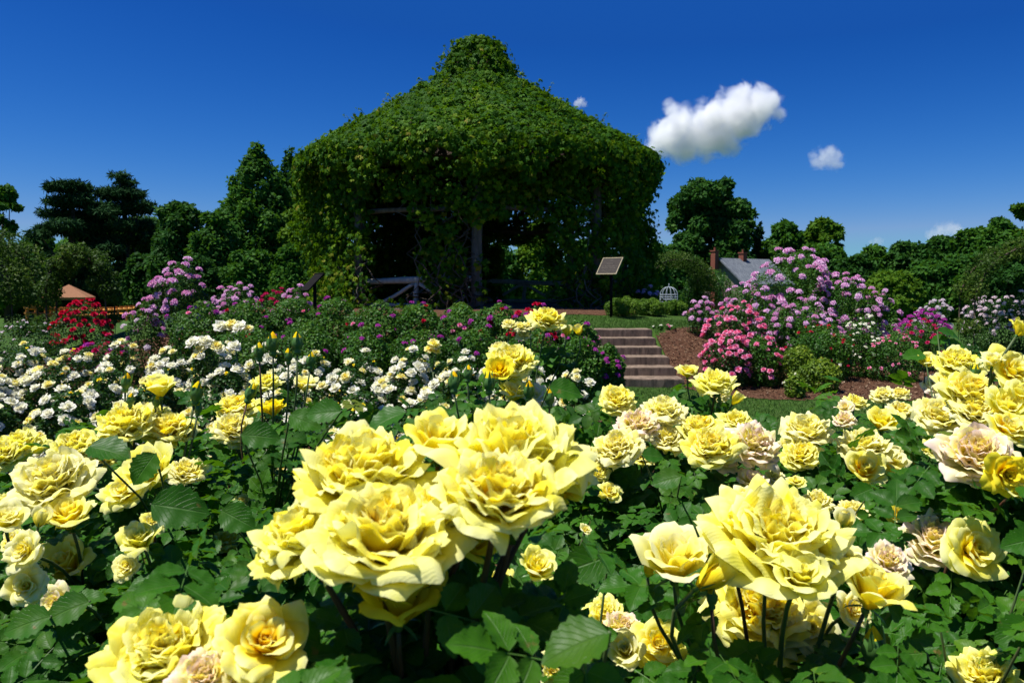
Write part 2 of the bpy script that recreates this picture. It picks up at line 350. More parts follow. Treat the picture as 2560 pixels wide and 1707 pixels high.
def sepals_mesh(name, kind='open', seed=0):
    """green calyx: ovary, five pointed sepals; unit = bloom radius"""
    rg = np.random.RandomState(seed); Vs, Fs, n0 = [], [], 0
    prof = [(-.34, .05), (-.32, .10), (-.24, .15), (-.15, .15), (-.08, .11), (0, .13)] if kind == 'open' else [(-.34, .05), (-.3, .12), (-.2, .17), (-.1, .16), (0, .15)]
    n = 8; th = np.arange(n) * 2 * np.pi / n
    P = np.concatenate([np.stack([r * np.cos(th), r * np.sin(th), np.full(n, z)], -1) for z, r in prof])
    i = np.arange(len(prof) - 1)[:, None] * n; j = np.arange(n)[None]
    Vs.append(P); Fs.append(np.stack([i + j, i + (j + 1) % n, i + n + (j + 1) % n, i + n + j], -1).reshape(-1, 4)); n0 = len(P)
    for k in range(5):
        if kind == 'open': a = (R(95), R(125), R(10))
        else: a = (R(42), R(2), R(12))
        P, F, v = petal(rg, .75 if kind == 'open' else 1.15, .13, a[0], a[1], a[2] * rg.uniform(0, 5), .10, -.04, k * 1.257 + .2, 2, 6, .02, .3, 1, 0, 0)
        c = P.reshape(7, 3, 3); mid = c[:, 1:2]; t = np.linspace(0, 1, 7)[:, None, None]; P = (mid + (c - mid) * (1 - t) ** .6).reshape(-1, 3)
        Vs.append(P); Fs.append(F + n0); n0 += len(P)
    V = np.concatenate(Vs); A = np.zeros((len(V), 3)); A[:, 0] = rg.uniform(0, 1, len(V)) * .3 + .3
    return nmesh(name, V, np.concatenate(Fs), M['sepal'], True, attr=A)
def green_bud_mesh(name, seed, tip):
    """closed bud: pointed ovoid in green sepals with a sliver of colour at the tip (height 2 units)"""
    rg = np.random.RandomState(seed); n = 10; th = np.arange(n) * 2 * np.pi / n
    prof = [(-.45, .08), (-.42, .2), (-.3, .3), (-.15, .32), (-.02, .27), (.1, .36), (.4, .50), (.75, .50), (1.05, .38), (1.35, .20), (1.55, .06), (1.6, .0)]
    P = np.concatenate([np.stack([r * (1 + .08 * np.cos(5 * th)) * np.cos(th + z * .3), r * (1 + .08 * np.cos(5 * th)) * np.sin(th + z * .3), np.full(n, z)], -1) for z, r in prof])
    i = np.arange(len(prof) - 1)[:, None] * n; j = np.arange(n)[None]
    F = [np.stack([i + j, i + (j + 1) % n, i + n + (j + 1) % n, i + n + j], -1).reshape(-1, 4)]
    mi = [np.where(np.repeat(np.arange(len(prof) - 1), n) >= 8, 1, 0)]
    Vs = [P]; n0 = len(P)
    for k in range(5):
        Q, FF, v = petal(rg, 1.75, .30, R(38), R(-26), R(rg.uniform(5, 60)), .2, .02, k * 1.257, 2, 8, .02, .45, 1, 0, 0)
        c = Q.reshape(9, 3, 3); mid = c[:, 1:2]; t = np.linspace(0, 1, 9)[:, None, None]; Q = (mid + (c - mid) * (1 - t) ** .55).reshape(-1, 3)
        Vs.append(Q); F.append(FF + n0); n0 += len(Q); mi.append(np.zeros(len(FF)))
    V = np.concatenate(Vs); A = np.zeros((len(V), 3)); A[:, 0] = .5; A[:, 1] = .5
    return nmesh(name, V, np.concatenate(F), [M['sepal'], tip], True, np.concatenate(mi), A)

# leaf templates: x along the leaflet 0..1, y across, z up
def leaflet(nx=12, ny=4, width=.36, serr=.05, fold=.22, droop=.18):
    xs = np.linspace(0, 1, nx + 1); ys = np.linspace(-1, 1, ny + 1)
    X, Y = np.meshgrid(xs, ys, indexing='ij')
    w = width * (np.sin(np.pi * np.clip(X, 0, 1) ** .82) ** .75)
    ser = 1 + serr * np.where((np.arange(nx + 1) % 2) == 0, 1, -1)[:, None] * (np.abs(Y) > .99) * 1.6
    y = Y * w * ser; z = np.abs(Y) ** 1.5 * w * fold * 1.6 - droop * X ** 2 + .02 * np.sin(X * 19) * np.abs(Y)
    V = np.stack([X, y, z], -1).reshape(-1, 3)
    i = np.arange(nx)[:, None] * (ny + 1) + np.arange(ny)[None]
    F = np.stack([i, i + ny + 1, i + ny + 2, i + 1], -1).reshape(-1, 4)
    A = np.stack([X, Y], -1).reshape(-1, 2); return V, F, A
def compound(lf, n=5, rachis=True):
    """rose leaf: terminal leaflet and one or two pairs along a stalk; overall length about 2"""
    TV, TF, TA = lf; Vs, Fs, As = [], [], []; n0 = 0
    spec = [(1.0, 0, 1.0)] + [(x, sg * a, s) for x, a, s in ((.78, 62, .92), (.30, 66, .72))[:(n - 1) // 2] for sg in (1, -1)]
    for x, a, s in spec:
        c, q = math.cos(R(a)), math.sin(R(a)); Mz = np.array([[c, -q, 0], [q, c, 0], [0, 0, 1]])
        V = (TV * s) @ Mz.T + np.array([x, .04 * (1 if a > 0 else -1 if a < 0 else 0), -.10 * x * x]); Vs.append(V); Fs.append(TF + n0); n0 += len(V); As.append(TA)
    if rachis:
        p = np.array([(0, -.018, .0), (0, .018, 0), (.5, -.012, -.02), (.5, .012, -.02), (1.02, -.008, -.1), (1.02, .008, -.1)])
        Vs.append(p); Fs.append(np.array([(0, 2, 3, 1), (2, 4, 5, 3)]) + n0); As.append(np.zeros((6, 2)))
    return np.concatenate(Vs), np.concatenate(Fs), np.concatenate(As)
LEAF_HI = compound(leaflet(14, 4, .36, .05), 5); LEAF_HI3 = compound(leaflet(14, 4, .38, .05), 3)
LEAF_MD = compound(leaflet(5, 2, .36, .0), 5, False); LEAF_LO = leaflet(2, 2, .36, 0)
LEAF_1 = leaflet(14, 4, .40, .05, .15)
# ------------------------------------------------------------------ ground, beds, steps, clouds
def sheet(name, x0, x1, y0, y1, nx, ny, mt, dz=0.0, mask=None, power=1.0):
    xs = np.linspace(x0, x1, nx + 1); ys = y0 + (y1 - y0) * np.linspace(0, 1, ny + 1) ** power
    X, Y = np.meshgrid(xs, ys); Z = terrain(X, Y) + dz
    i = np.arange(ny)[:, None] * (nx + 1) + np.arange(nx)[None]
    F = np.stack([i, i + 1, i + nx + 2, i + nx + 1], -1).reshape(-1, 4)
    if mask is not None:
        cx = ((X[:-1, :-1] + X[1:, 1:]) / 2).ravel(); cy = ((Y[:-1, :-1] + Y[1:, 1:]) / 2).ravel(); F = F[mask(cx, cy)]
    V = np.stack([X, Y, Z], -1).reshape(-1, 3)
    used = np.unique(F); mp = np.full(len(V), -1); mp[used] = np.arange(len(used))
    return nmesh(name, V[used], mp[F], mt)
def ground_mat():
    m, n, out = mat('lawn'); co = N(n, 'ShaderNodeTexCoord').outputs['Object']
    a = noise(n, .35, 5, .6, co); b = noise(n, 9, 4, .7, co); c = noise(n, 60, 2, .6, co)
    col = mixc(n, (.030, .078, .010), (.060, .120, .018), remap(n, b, .35, .65)); col = mixc(n, col, (.075, .095, .03), mathn(n, 'MULTIPLY', remap(n, a, .5, .75), .55))
    col = mixc(n, col, (.015, .035, .008), mathn(n, 'MULTIPLY', remap(n, c, .45, .6), .4))
    p = pbr(n, col, .9, .1, bump(n, c, .8, .03)); n.links.new(p.outputs[0], out.inputs[0]); return m
def mulch_mat():
    m, n, out = mat('bark_mulch'); co = N(n, 'ShaderNodeTexCoord').outputs['Object']
    vo = N(n, 'ShaderNodeTexVoronoi'); vo.inputs['Scale'].default_value = 38; n.links.new(co, vo.inputs['Vector'])
    sp = N(n, 'ShaderNodeSeparateColor'); n.links.new(vo.outputs['Color'], sp.inputs[0])
    a = noise(n, 1.2, 4, .6, co)
    col = mixc(n, (.040, .018, .010), (.13, .060, .032), sp.outputs[0]); col = mixc(n, col, (.24, .15, .085), mathn(n, 'MULTIPLY', remap(n, sp.outputs[1], .86, .9), .8))
    col = mixc(n, col, (.10, .05, .03), mathn(n, 'MULTIPLY', a, .5))
    p = pbr(n, col, .9, .1, bump(n, vo.outputs['Distance'], .9, .03)); n.links.new(p.outputs[0], out.inputs[0]); return m
M['lawn'] = ground_mat(); M['mulch'] = mulch_mat()
SX0, SX1, SY0, SY1 = 0.7, 2.92, 13.3, 16.35        # the steps
def instep(x, y): return (x > SX0 + .05) & (x < SX1 - .05) & (y > SY0 + .1) & (y < SY1 + .2)
xs = np.concatenate([np.linspace(-900, -60, 12), np.linspace(-50, -22, 8), np.linspace(-20, 20, 161), np.linspace(22, 50, 8), np.linspace(60, 900, 12)])
ys = np.concatenate([np.linspace(-60, -2, 5), np.linspace(0, 40, 161), np.linspace(42, 80, 14), np.linspace(100, 2500, 12)])
X_, Y_ = np.meshgrid(xs, ys); Z_ = terrain(X_, Y_); Z_[instep(X_, Y_)] -= .75
i_ = np.arange(len(ys) - 1)[:, None] * len(xs) + np.arange(len(xs) - 1)[None]
g = mobj('ground', nmesh('ground', np.stack([X_, Y_, Z_], -1).reshape(-1, 3), np.stack([i_, i_ + 1, i_ + len(xs) + 1, i_ + len(xs)], -1).reshape(-1, 4), M['lawn'])); tag(g, kind='structure')
def bedA(x, y): return ((x < 1.6 + .35 * np.sin(y * 1.3)) & (y < 9.6 + .3 * np.sin(x))) | (y < 3.6 + .25 * np.sin(x * 2))
def bedB(x, y): return (((x - 5.7) / 3.2) ** 2 + ((y - 14.5) / (2.85 + .2 * np.sin(x * 2.1))) ** 2 < 1) & (x > SX1 + .02) | ((x > SX1 + .02) & (x < 3.9 + .1 * np.sin(y * 4)) & (y > 13.2) & (y < 15.0)) | ((x > 4.3) & (x < 10) & (y > 14.3) & (y < 18.2))
def bedC(x, y): return np.hypot(x - GX, y - GY) < 7.35 + .12 * np.sin(x * 3)
def bedD(x, y): return (x < SX0 - .1) & (y > 10.6 + .2 * np.sin(x)) & (y < 17.2)
for nm, msk, bb in (('rose_bed_ground', bedA, (-13, 7, -1, 11)), ('slope_bed_ground', bedB, (2.5, 10.5, 11, 19)), ('gazebo_bed_ground', bedC, (-9.5, 7.5, 18, 34)), ('hedge_bed_ground', bedD, (-13, 1.2, 10, 18))):
    o = mobj(nm, sheet(nm, bb[0], bb[1], bb[2], bb[3], int((bb[1] - bb[0]) / .09), int((bb[3] - bb[2]) / .09), M['mulch'], .010, msk)); tag(o, kind='structure')

# short grass blades where the lawn shows
rg = np.random.RandomState(5); pts = []
for x0, x1, y0, y1, n_ in ((0.5, 9, 3.2, 13.2, 85000), (.2, 8, 15.8, 19.2, 26000), (3, 14, 12, 24, 20000)):
    p = np.stack([rg.uniform(x0, x1, n_), rg.uniform(y0, y1, n_)], -1)
    k = ~(bedA(p[:, 0], p[:, 1]) | bedB(p[:, 0], p[:, 1]) | bedC(p[:, 0], p[:, 1]) | bedD(p[:, 0], p[:, 1]) | ((p[:, 0] > SX0 - .05) & (p[:, 0] < SX1 + .05) & (p[:, 1] > SY0 - .1) & (p[:, 1] < SY1 + .1)))
    pts.append(p[k])
p = np.concatenate(pts); n_ = len(p); T = np.column_stack([p, terrain(p[:, 0], p[:, 1])])
BV = np.array([(-.5, 0, 0), (.5, 0, 0), (.12, .2, 4.), (-.12, .2, 4.)]); BF = np.array([(0, 1, 2, 3)])
V, F, A = scatter(BV, BF, T, rotmats(n_, rg, (0, 0, 1), .35), rg.uniform(.005, .011, n_), rg.uniform(0, 1, n_) ** 1.5)
M['grass'] = leaf_mat('grass', [(0, (.032, .085, .010)), (.7, (.060, .130, .016)), (1, (.12, .14, .05))], tf=.3, rough=.6, spec=.2)
tag(mobj('grass', nmesh('grass', V, F, M['grass'], attr=A)), 'short mown green grass of the lawn below and beside the steps', 'grass', kind='stuff')
# wood chips on the sloping bed
n_ = 9000; p = np.stack([rg.uniform(2.9, 9.5, n_), rg.uniform(11.4, 17.5, n_)], -1); p = p[bedB(p[:, 0], p[:, 1])]; n_ = len(p)
CV = np.array([(-1, -.3, 0), (1, -.3, 0), (1, .3, 0), (-1, .3, 0), (-1, -.3, .2), (1, -.3, .2), (1, .3, .2), (-1, .3, .2)]); CF = np.array([(4, 5, 6, 7), (0, 1, 5, 4), (1, 2, 6, 5), (2, 3, 7, 6), (3, 0, 4, 7)])
V, F, A = scatter(CV, CF, np.column_stack([p, terrain(p[:, 0], p[:, 1]) + .028]), rotmats(n_, rg, (0, 0, 1), .3), rg.uniform(.008, .03, n_), rg.uniform(0, 1, n_))
M['chip'] = leaf_mat('chip', [(0, (.05, .022, .013)), (.7, (.13, .065, .036)), (.9, (.24, .15, .09)), (1, (.4, .3, .2))], tf=0., rough=.9, spec=.1)
tag(mobj('mulch', nmesh('mulch', V, F, M['chip'], False, attr=A)), 'reddish brown shredded bark mulch on the sloping bed', 'mulch', kind='stuff')

# stone steps
def step_mat():
    m, n, out = mat('step_concrete'); co = N(n, 'ShaderNodeTexCoord').outputs['Object']
    mp = N(n, 'ShaderNodeMapping'); mp.inputs['Scale'].default_value = (1, 1, .2); n.links.new(co, mp.inputs[0])
    st = noise(n, 14, 4, .7, mp.outputs[0]); a = noise(n, 2.5, 5, .6, co); f = noise(n, 120, 3, .7, co)
    col = mixc(n, (.17, .122, .085), (.28, .205, .148), remap(n, a, .3, .7)); col = mixc(n, col, (.055, .042, .032), mathn(n, 'MULTIPLY', remap(n, st, .42, .66), .85))
    col = mixc(n, col, (.36, .31, .25), mathn(n, 'MULTIPLY', remap(n, f, .55, .75), .5))
    p = pbr(n, col, .9, .15, bump(n, f, .5, .008)); n.links.new(p.outputs[0], out.inputs[0]); return m
M['step'] = step_mat()
st = empty('garden_steps', ((SX0 + SX1) / 2, SY0, 0), 0, 'flight of six weathered brown concrete garden steps climbing the grassy mound', 'steps')
rises = [tz(1.8, SY0) + .005] ; ztop = tz(1.8, SY1 + .2) + .012; NS = 6
def bevel_box(name, mt, parent, c, d, bv=.018, seed=0):
    me = bpy.data.meshes.new(name); mb = MB().box(c, d); me.from_pydata(np.concatenate(mb.V).tolist(), [], np.concatenate(mb.F).tolist()); me.materials.append(mt)
    import bmesh
    bm = bmesh.new(); bm.from_mesh(me); bmesh.ops.subdivide_edges(bm, edges=[e for e in bm.edges if abs(e.verts[0].co.x - e.verts[1].co.x) > .5], cuts=14)
    bmesh.ops.bevel(bm, geom=[e for e in bm.edges if len(e.link_faces) == 2 and e.calc_face_angle(0) > .8], offset=bv, segments=2, affect='EDGES')
    for v in bm.verts: v.co += Vector([.008 * mnoise.noise(v.co * 5 + Vector((seed, k * 7, 0))) for k in range(3)])
    bm.to_mesh(me); bm.free(); me.polygons.foreach_set('use_smooth', np.zeros(len(me.polygons), bool)); me.update()
    return mobj(name, me, parent)
h_ = ztop / NS; run = (SY1 - SY0) / NS; rgs = random.Random(2)
for k in range(NS):
    y0 = SY0 + k * run; z1 = (k + 1) * h_; w = SX1 - SX0; back = y0 + run + (.25 if k < NS - 1 else .12)
    xr = SX1 + (.04 if k == 0 else -.015 * k + rgs.uniform(-.02, .02))
    bevel_box('step', M['step'], st, ((SX0 + xr) / 2 - st.location.x, (y0 + back) / 2 - SY0, z1 - h_ / 2 - .06 ), (xr - SX0, back - y0, h_ + .12), .014, k)

# clouds: closed bodies filled with thin vapour
def cloud_mat(dens, cs, rs):
    """vapour whose density swells towards the heart of each billow and frays at the rim"""
    m, n, out = mat('cloud_vapour'); co = N(n, 'ShaderNodeTexCoord').outputs['Object']; rm = float(np.mean(rs)); f = None
    for c, r in zip(cs, rs):
        v = N(n, 'ShaderNodeVectorMath', operation='DISTANCE'); n.links.new(co, v.inputs[0]); v.inputs[1].default_value = tuple(c)
        g = mathn(n, 'MULTIPLY_ADD', v.outputs['Value'], -1.0 / r, 1.0); f = g if f is None else mathn(n, 'MAXIMUM', f, g)
    a = noise(n, 1.15 / rm, 7, .66, co, .5); b = noise(n, .45 / rm, 3, .5, co)
    q = mathn(n, 'ADD', mathn(n, 'ADD', f, mathn(n, 'MULTIPLY', mathn(n, 'SUBTRACT', a, .5), 2.1)), mathn(n, 'MULTIPLY', mathn(n, 'SUBTRACT', b, .5), .7))
    d = mathn(n, 'MULTIPLY', mathn(n, 'MULTIPLY', remap(n, q, .20, .75), remap(n, f, 0.0, .12)), dens)
    v = N(n, 'ShaderNodeVolumePrincipled'); v.inputs['Color'].default_value = (1, 1, 1, 1); n.links.new(d, v.inputs['Density']); v.inputs['Anisotropy'].default_value = .1
    n.links.new(v.outputs[0], out.inputs['Volume']); return m
def cloud(blobs, d, label, dens=.09, group=None):
    import bmesh
    c0 = ats(blobs[0][0], blobs[0][1], d); bm = bmesh.new(); cs, rs = [], []
    for i, (x, y, r) in enumerate(blobs):
        q = ats(x, y, d) - c0; rr = r * 1.42 * 1.0884 * d / FPX; q.y += rgs.uniform(-.3, .3) * rr; cs.append(q.copy()); rs.append(rr)
        bmesh.ops.create_icosphere(bm, subdivisions=3, radius=rr * 1.02, matrix=Matrix.Translation(q))
    me = bpy.data.meshes.new('cloud'); bm.to_mesh(me); bm.free(); o = mobj('cloud', me); rmin = min(rs)
    mo = o.modifiers.new('r', 'REMESH'); mo.mode = 'VOXEL'; mo.voxel_size = rmin * .2
    dg = bpy.context.evaluated_depsgraph_get(); m2 = bpy.data.meshes.new_from_object(o.evaluated_get(dg)); o.modifiers.clear(); o.data = m2
    m2.materials.clear(); m2.materials.append(cloud_mat(dens, cs, rs)); m2.update()
    o.location = c0; return tag(o, label, 'cloud', group)
D_ = 620
cloud([(1560, 290, 46), (1545, 255, 24), (1520, 320, 34), (1600, 310, 48), (1640, 275, 48), (1690, 245, 46), (1705, 215, 24), (1735, 250, 44), (1770, 240, 26), (1790, 260, 18), (1660, 310, 44), (1580, 335, 34), (1620, 340, 30), (1700, 285, 40), (1778, 215, 9), (1505, 340, 22)], D_,
      'biggest white cloud, slanting up to the right beside the gazebo roof', .17)
cloud([(1893, 362, 24), (1875, 372, 15), (1915, 372, 20), (1905, 347, 13), (1932, 378, 9), (1870, 355, 12)], D_, 'small white puff of cloud right of the big cloud', .07)
cloud([(1332, 234, 11), (1325, 238, 8), (1340, 240, 8)], D_, 'tiny white cloud peeping over the right slope of the gazebo roof', .14)
cloud([(2160, 533, 22), (2180, 528, 18), (2145, 540, 16), (2205, 537, 16), (2222, 540, 10)], 1100, 'faint low cloud just above the far treetops on the right', .03)
cloud([(2012, 553, 10), (2022, 556, 8), (2002, 556, 6)], 1100, 'faintest scrap of cloud low over the trees', .03)
# ------------------------------------------------------------------ rustic gazebo
GZ = tz(GX, GY)
PR = 4.85; PA = [R(2 + 45 * k) for k in range(8)]
def pol(a, r, z=0.0): return np.array([r * math.sin(a), -r * math.cos(a), z])      # angle from the side that faces the camera
gz = empty('gazebo', (GX, GY, GZ), 0, 'large octagonal rustic log gazebo under a tall roof smothered in green creeper', 'gazebo')
rg = np.random.RandomState(11)
PROF = [(9.80, .30), (9.55, .74), (9.2, .92), (8.8, 1.07), (8.4, 1.28), (8.1, 1.78), (7.8, 2.17), (7.4, 2.93), (7.0, 3.57), (6.6, 4.25), (6.2, 4.95), (5.8, 5.50), (5.35, 5.75)]
PZ = np.array([a - GZ for a, b in PROF]); PRr = np.array([b for a, b in PROF])
n = 8; th = np.array(PA) + R(22.5) * 0
Vr = []; 
for z, r in zip(PZ, PRr):
    for a in PA: Vr.append(pol(a, max(r - (.12 if r < 4.4 else .34), .05), z - .14))
for a in PA: Vr.append(pol(a, 5.3, PZ[-1] - .25))
for a in PA: Vr.append(pol(a, .3, PZ[2] - .3))
L = len(PROF) + 2; i = np.arange(L - 1)[:, None] * 8; j = np.arange(8)[None]
Fr = np.stack([i + j, i + (j + 1) % 8, i + 8 + (j + 1) % 8, i + 8 + j], -1).reshape(-1, 4)
mobj('roof', nmesh('roof', np.array(Vr), Fr, M['dark_wood'], False), gz)
def logtube(mb, a, b, r, seed, bend=.03, n=9, m=9):
    a = np.array(a, float); b = np.array(b, float); rr = np.random.RandomState(seed); t = np.linspace(0, 1, m)[:, None]
    P = a + (b - a) * t + np.sin(t * np.pi * rr.uniform(1, 2.5) + rr.uniform(0, 3)) * rr.normal(0, bend, 3); P[0] = a; P[-1] = b
    mb.tube(P, r * (1 + rr.uniform(-.12, .12, m)), n, .07, True, seed)
for k, a in enumerate(PA):
    for da in (0,):
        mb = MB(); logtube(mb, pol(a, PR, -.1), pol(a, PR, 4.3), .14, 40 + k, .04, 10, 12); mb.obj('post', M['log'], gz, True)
    mb = MB(); logtube(mb, pol(a, PR - .1, 4.2), pol(a, 1.0, PZ[5] - .35), .08, 60 + k, .03); mb.obj('rafter', M['log'], gz, True)
zr = .80; zl = 2.72
for k in range(8):
    a, b = PA[k], PA[(k + 1) % 8]; p0, p1 = pol(a, PR), pol(b, PR); mid = (p0 + p1) / 2
    up = lambda p, z: np.array([p[0], p[1], z])
    mb = MB(); logtube(mb, up(p0, 4.15), up(p1, 4.15), .12, 80 + k); mb.obj('plate', M['log'], gz, True)
    mb = MB(); logtube(mb, up(p0, zl), up(p1, zl + .05), .075, 90 + k); logtube(mb, up(mid, zl + .03), up(mid, 4.1), .05, 95 + k); mb.obj('lintel', M['log'], gz, True)
    if k == 0: continue                        # the way in, towards the steps
    f = gz
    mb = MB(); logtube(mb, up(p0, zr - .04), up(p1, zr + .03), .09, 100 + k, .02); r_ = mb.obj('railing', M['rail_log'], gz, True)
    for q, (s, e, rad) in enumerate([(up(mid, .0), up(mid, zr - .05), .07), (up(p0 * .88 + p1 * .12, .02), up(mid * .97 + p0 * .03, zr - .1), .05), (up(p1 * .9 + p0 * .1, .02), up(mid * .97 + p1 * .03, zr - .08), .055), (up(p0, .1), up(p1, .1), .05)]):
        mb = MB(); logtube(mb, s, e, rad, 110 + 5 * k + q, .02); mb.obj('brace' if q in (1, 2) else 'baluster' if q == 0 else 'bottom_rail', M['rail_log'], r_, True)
mb = MB(); mb.tube([(0, 0, -.02), (0, 0, .02)], 5.2, 16); mb.obj('floor', plain('gazebo_floor', (.10, .08, .06), (.16, .13, .10), 3), gz)

# the creeper
vn = empty('creeper', (GX, GY, GZ), 0, 'dense green five-leaved creeper covering the gazebo roof and hanging down its posts', 'climbing plant')
def palm(nx=3, ny=2):
    TV, TF, TA = leaflet(nx, ny, .26, 0, .2, .35); Vs, Fs, As, n0 = [], [], [], 0
    for a, s in ((0, 1), (42, .9), (-42, .9), (88, .62), (-88, .62)):
        c, q = math.cos(R(a)), math.sin(R(a)); V = (TV * s) @ np.array([[c, -q, 0], [q, c, 0], [0, 0, 1]]).T
        Vs.append(V); Fs.append(TF + n0); n0 += len(V); As.append(TA)
    return np.concatenate(Vs), np.concatenate(Fs), np.concatenate(As)
PALM = palm()
def lump(a, z, k=1.0):
    out = np.zeros(len(a))
    for f, g, amp, ph in ((5, .9, .10, 0), (11, 2.1, .07, 2), (23, 4.3, .05, 1), (37, 7, .03, 4)): out += amp * np.sin(f * a + ph + np.sin(g * z * 1.3)) * np.cos(g * z + ph * 2 + .5 * np.sin(f * a))
    return out * k
def hang(n, Nn, rg, spread):
    """leaf frames: z near the surface normal, x (leaf tip) hanging down the slope"""
    Nn = Nn + rg.normal(0, spread, (n, 3)); Nn /= np.linalg.norm(Nn, axis=1)[:, None]
    D = np.array([0, 0, -1.0]) + rg.normal(0, .45, (n, 3)); X = D - Nn * (D * Nn).sum(1)[:, None]; X /= np.linalg.norm(X, axis=1)[:, None]
    return np.stack([X, np.cross(Nn, X), Nn], -1)
def leafcloud(name, a, z, r, Nn, size, rg, mt, parent, spread=.45, temp=PALM, rnd=None):
    n = len(a); T = np.stack([r * np.sin(a), -r * np.cos(a), z], -1)
    if rnd is None: rnd = rg.uniform(0, 1, n)
    V, F, A = scatter(temp[0], temp[1], T, hang(n, Nn, rg, spread), size * (.5 + .95 * rg.beta(2, 2.5, n)), rnd, temp[2])
    return mobj(name, nmesh(name, V, F, mt, attr=A), parent)
# roof
nr = 30000; zz = np.linspace(PZ[0], PZ[-1], 200); rr = np.interp(zz, PZ[::-1], PRr[::-1]); sl = np.hypot(np.gradient(zz), np.gradient(rr)); w = (rr + .25) * sl
z = rg.choice(zz, nr, p=w / w.sum()) + rg.normal(0, .03, nr); a = rg.uniform(-math.pi, math.pi, nr)
a[rg.rand(nr) < .35] *= .9
r = np.interp(z, PZ[::-1], PRr[::-1]); drdz = np.interp(z, zz[::-1], (np.gradient(rr) / np.gradient(zz))[::-1])
octf = np.cos(np.pi / 8) / np.cos(((a - PA[0] + np.pi / 8) % (np.pi / 4)) - np.pi / 8); r = r * (1 + (octf - 1) * .35 * (r > 2)) * 1.02
big = .11 * np.sin(a * 6.3 + 3 * np.sin(z)) * np.sin(z * 1.7 + a * 2) + .07 * np.sin(a * 14 + z * 5); r = r + lump(a, z, 1.1) + big * (r > 1) + .02 + np.where(rg.rand(nr) < .06, rg.uniform(.05, .24, nr), rg.uniform(-.22, .05, nr))
Nn = np.stack([np.sin(a), -np.cos(a), -drdz], -1); Nn /= np.linalg.norm(Nn, axis=1)[:, None]
patch = .5 + .5 * np.sin(a * 7 + z * 2.3 + 2 * np.sin(a * 3)) * np.cos(z * 3.1 + a * 5)
leafcloud('roof_foliage', a, z, r, Nn, .125, rg, M['vine_leaf'], vn, .5, rnd=np.clip(.50 * rg.uniform(0, 1, nr) + .50 * patch * rg.uniform(.5, 1.3, nr), 0, 1))
# hanging skirt round the eaves
ns = 13000; a = rg.uniform(-math.pi, math.pi, ns); t = rg.uniform(0, 1, ns) ** 1.1; rag = 1.05 + .35 * np.sin(a * 9) + .3 * np.sin(a * 23 + 1) + .12 * np.sin(a * 51)
z = PZ[-1] + .40 - t * rag * .78; r = np.minimum(5.80, np.interp(z, PZ[::-1], PRr[::-1]) + .06) + lump(a, z, .9) - .10 * t + rg.uniform(-.25, .16, ns)
Nn = np.stack([np.sin(a), -np.cos(a), np.full(ns, .25)], -1)
leafcloud('eave_foliage', a, z, r, Nn, .125, rg, M['vine_leaf'], vn, .5)
# curtains on the posts: (from angle, to angle, lower end, density, radius, fade of the density towards the ground)
def curtain(a0, a1, z0, z1, n_, rad, seed, taper=0.0, size=.115, spread=.6):
    if abs(a0 + a1) < 210: n_ = int(n_ * .68)
    rg = np.random.RandomState(seed); a = R(1) * rg.uniform(a0, a1, n_ * 2); z = rg.uniform(z0, z1, n_ * 2)
    mid = R((a0 + a1) / 2); hw = R((a1 - a0) / 2); t = (z - z0) / (z1 - z0)
    width = 1 - taper * (1 - t) + .22 * np.sin(z * 4 + seed) + .12 * np.sin(z * 9 + seed * 2)
    keep = (np.abs(a - mid) < hw * width) & (rg.rand(n_ * 2) < (.5 + .5 * np.sin(a * 19 + z * 3 + seed) * np.cos(z * 4 + a * 8)) + .08)
    a, z = a[keep][:n_], z[keep][:n_]; n2 = len(a)
    r = rad + lump(a, z, 1.5) + .12 * np.sin(z * 2.2 + seed) + rg.normal(0, .17, n2)
    Nn = np.stack([np.sin(a), -np.cos(a), np.full(n2, .35)], -1)
    leafcloud('hanging_foliage', a, z, r, Nn, size, rg, M['vine_leaf'], vn, spread)
top = 4.2
curtain(-100, -33, .0, top, 6500, 5.12, 1, .03)
curtain(-70, -35, .0, top, 2200, 5.0, 12, .1)
curtain(-125, -80, .0, top + .3, 3600, 5.6, 21, .05)
curtain(-33, -14, 3.0, top, 600, 4.95, 2)
curtain(-19, -1, .0, top, 1900, 4.95, 3, .25)
curtain(-2, 33, 2.45, top, 1800, 4.95, 4)
curtain(-2, 33, 2.9, top, 1500, 4.7, 24)
curtain(-6, 8, 2.2, top, 700, 5.15, 27, .3)
curtain(1, 5, .0, 1.5, 60, 5.1, 28)
curtain(27, 46, .0, top, 2400, 4.95, 5, .2)
curtain(42, 100, .0, top, 7000, 5.2, 6, .03)
curtain(85, 125, .2, top + .3, 3800, 5.75, 22, .05)
curtain(112, 152, .0, top, 3000, 5.2, 7); curtain(-188, -112, .0, top, 9000, 5.1, 8); curtain(-188, -120, .0, top, 7000, 4.85, 18); curtain(-190, -114, .0, top, 8000, 4.6, 39); curtain(150, 172, 2.3, top, 1600, 5.1, 9); curtain(-33, -19, 0, .3, 40, 5.1, 30)
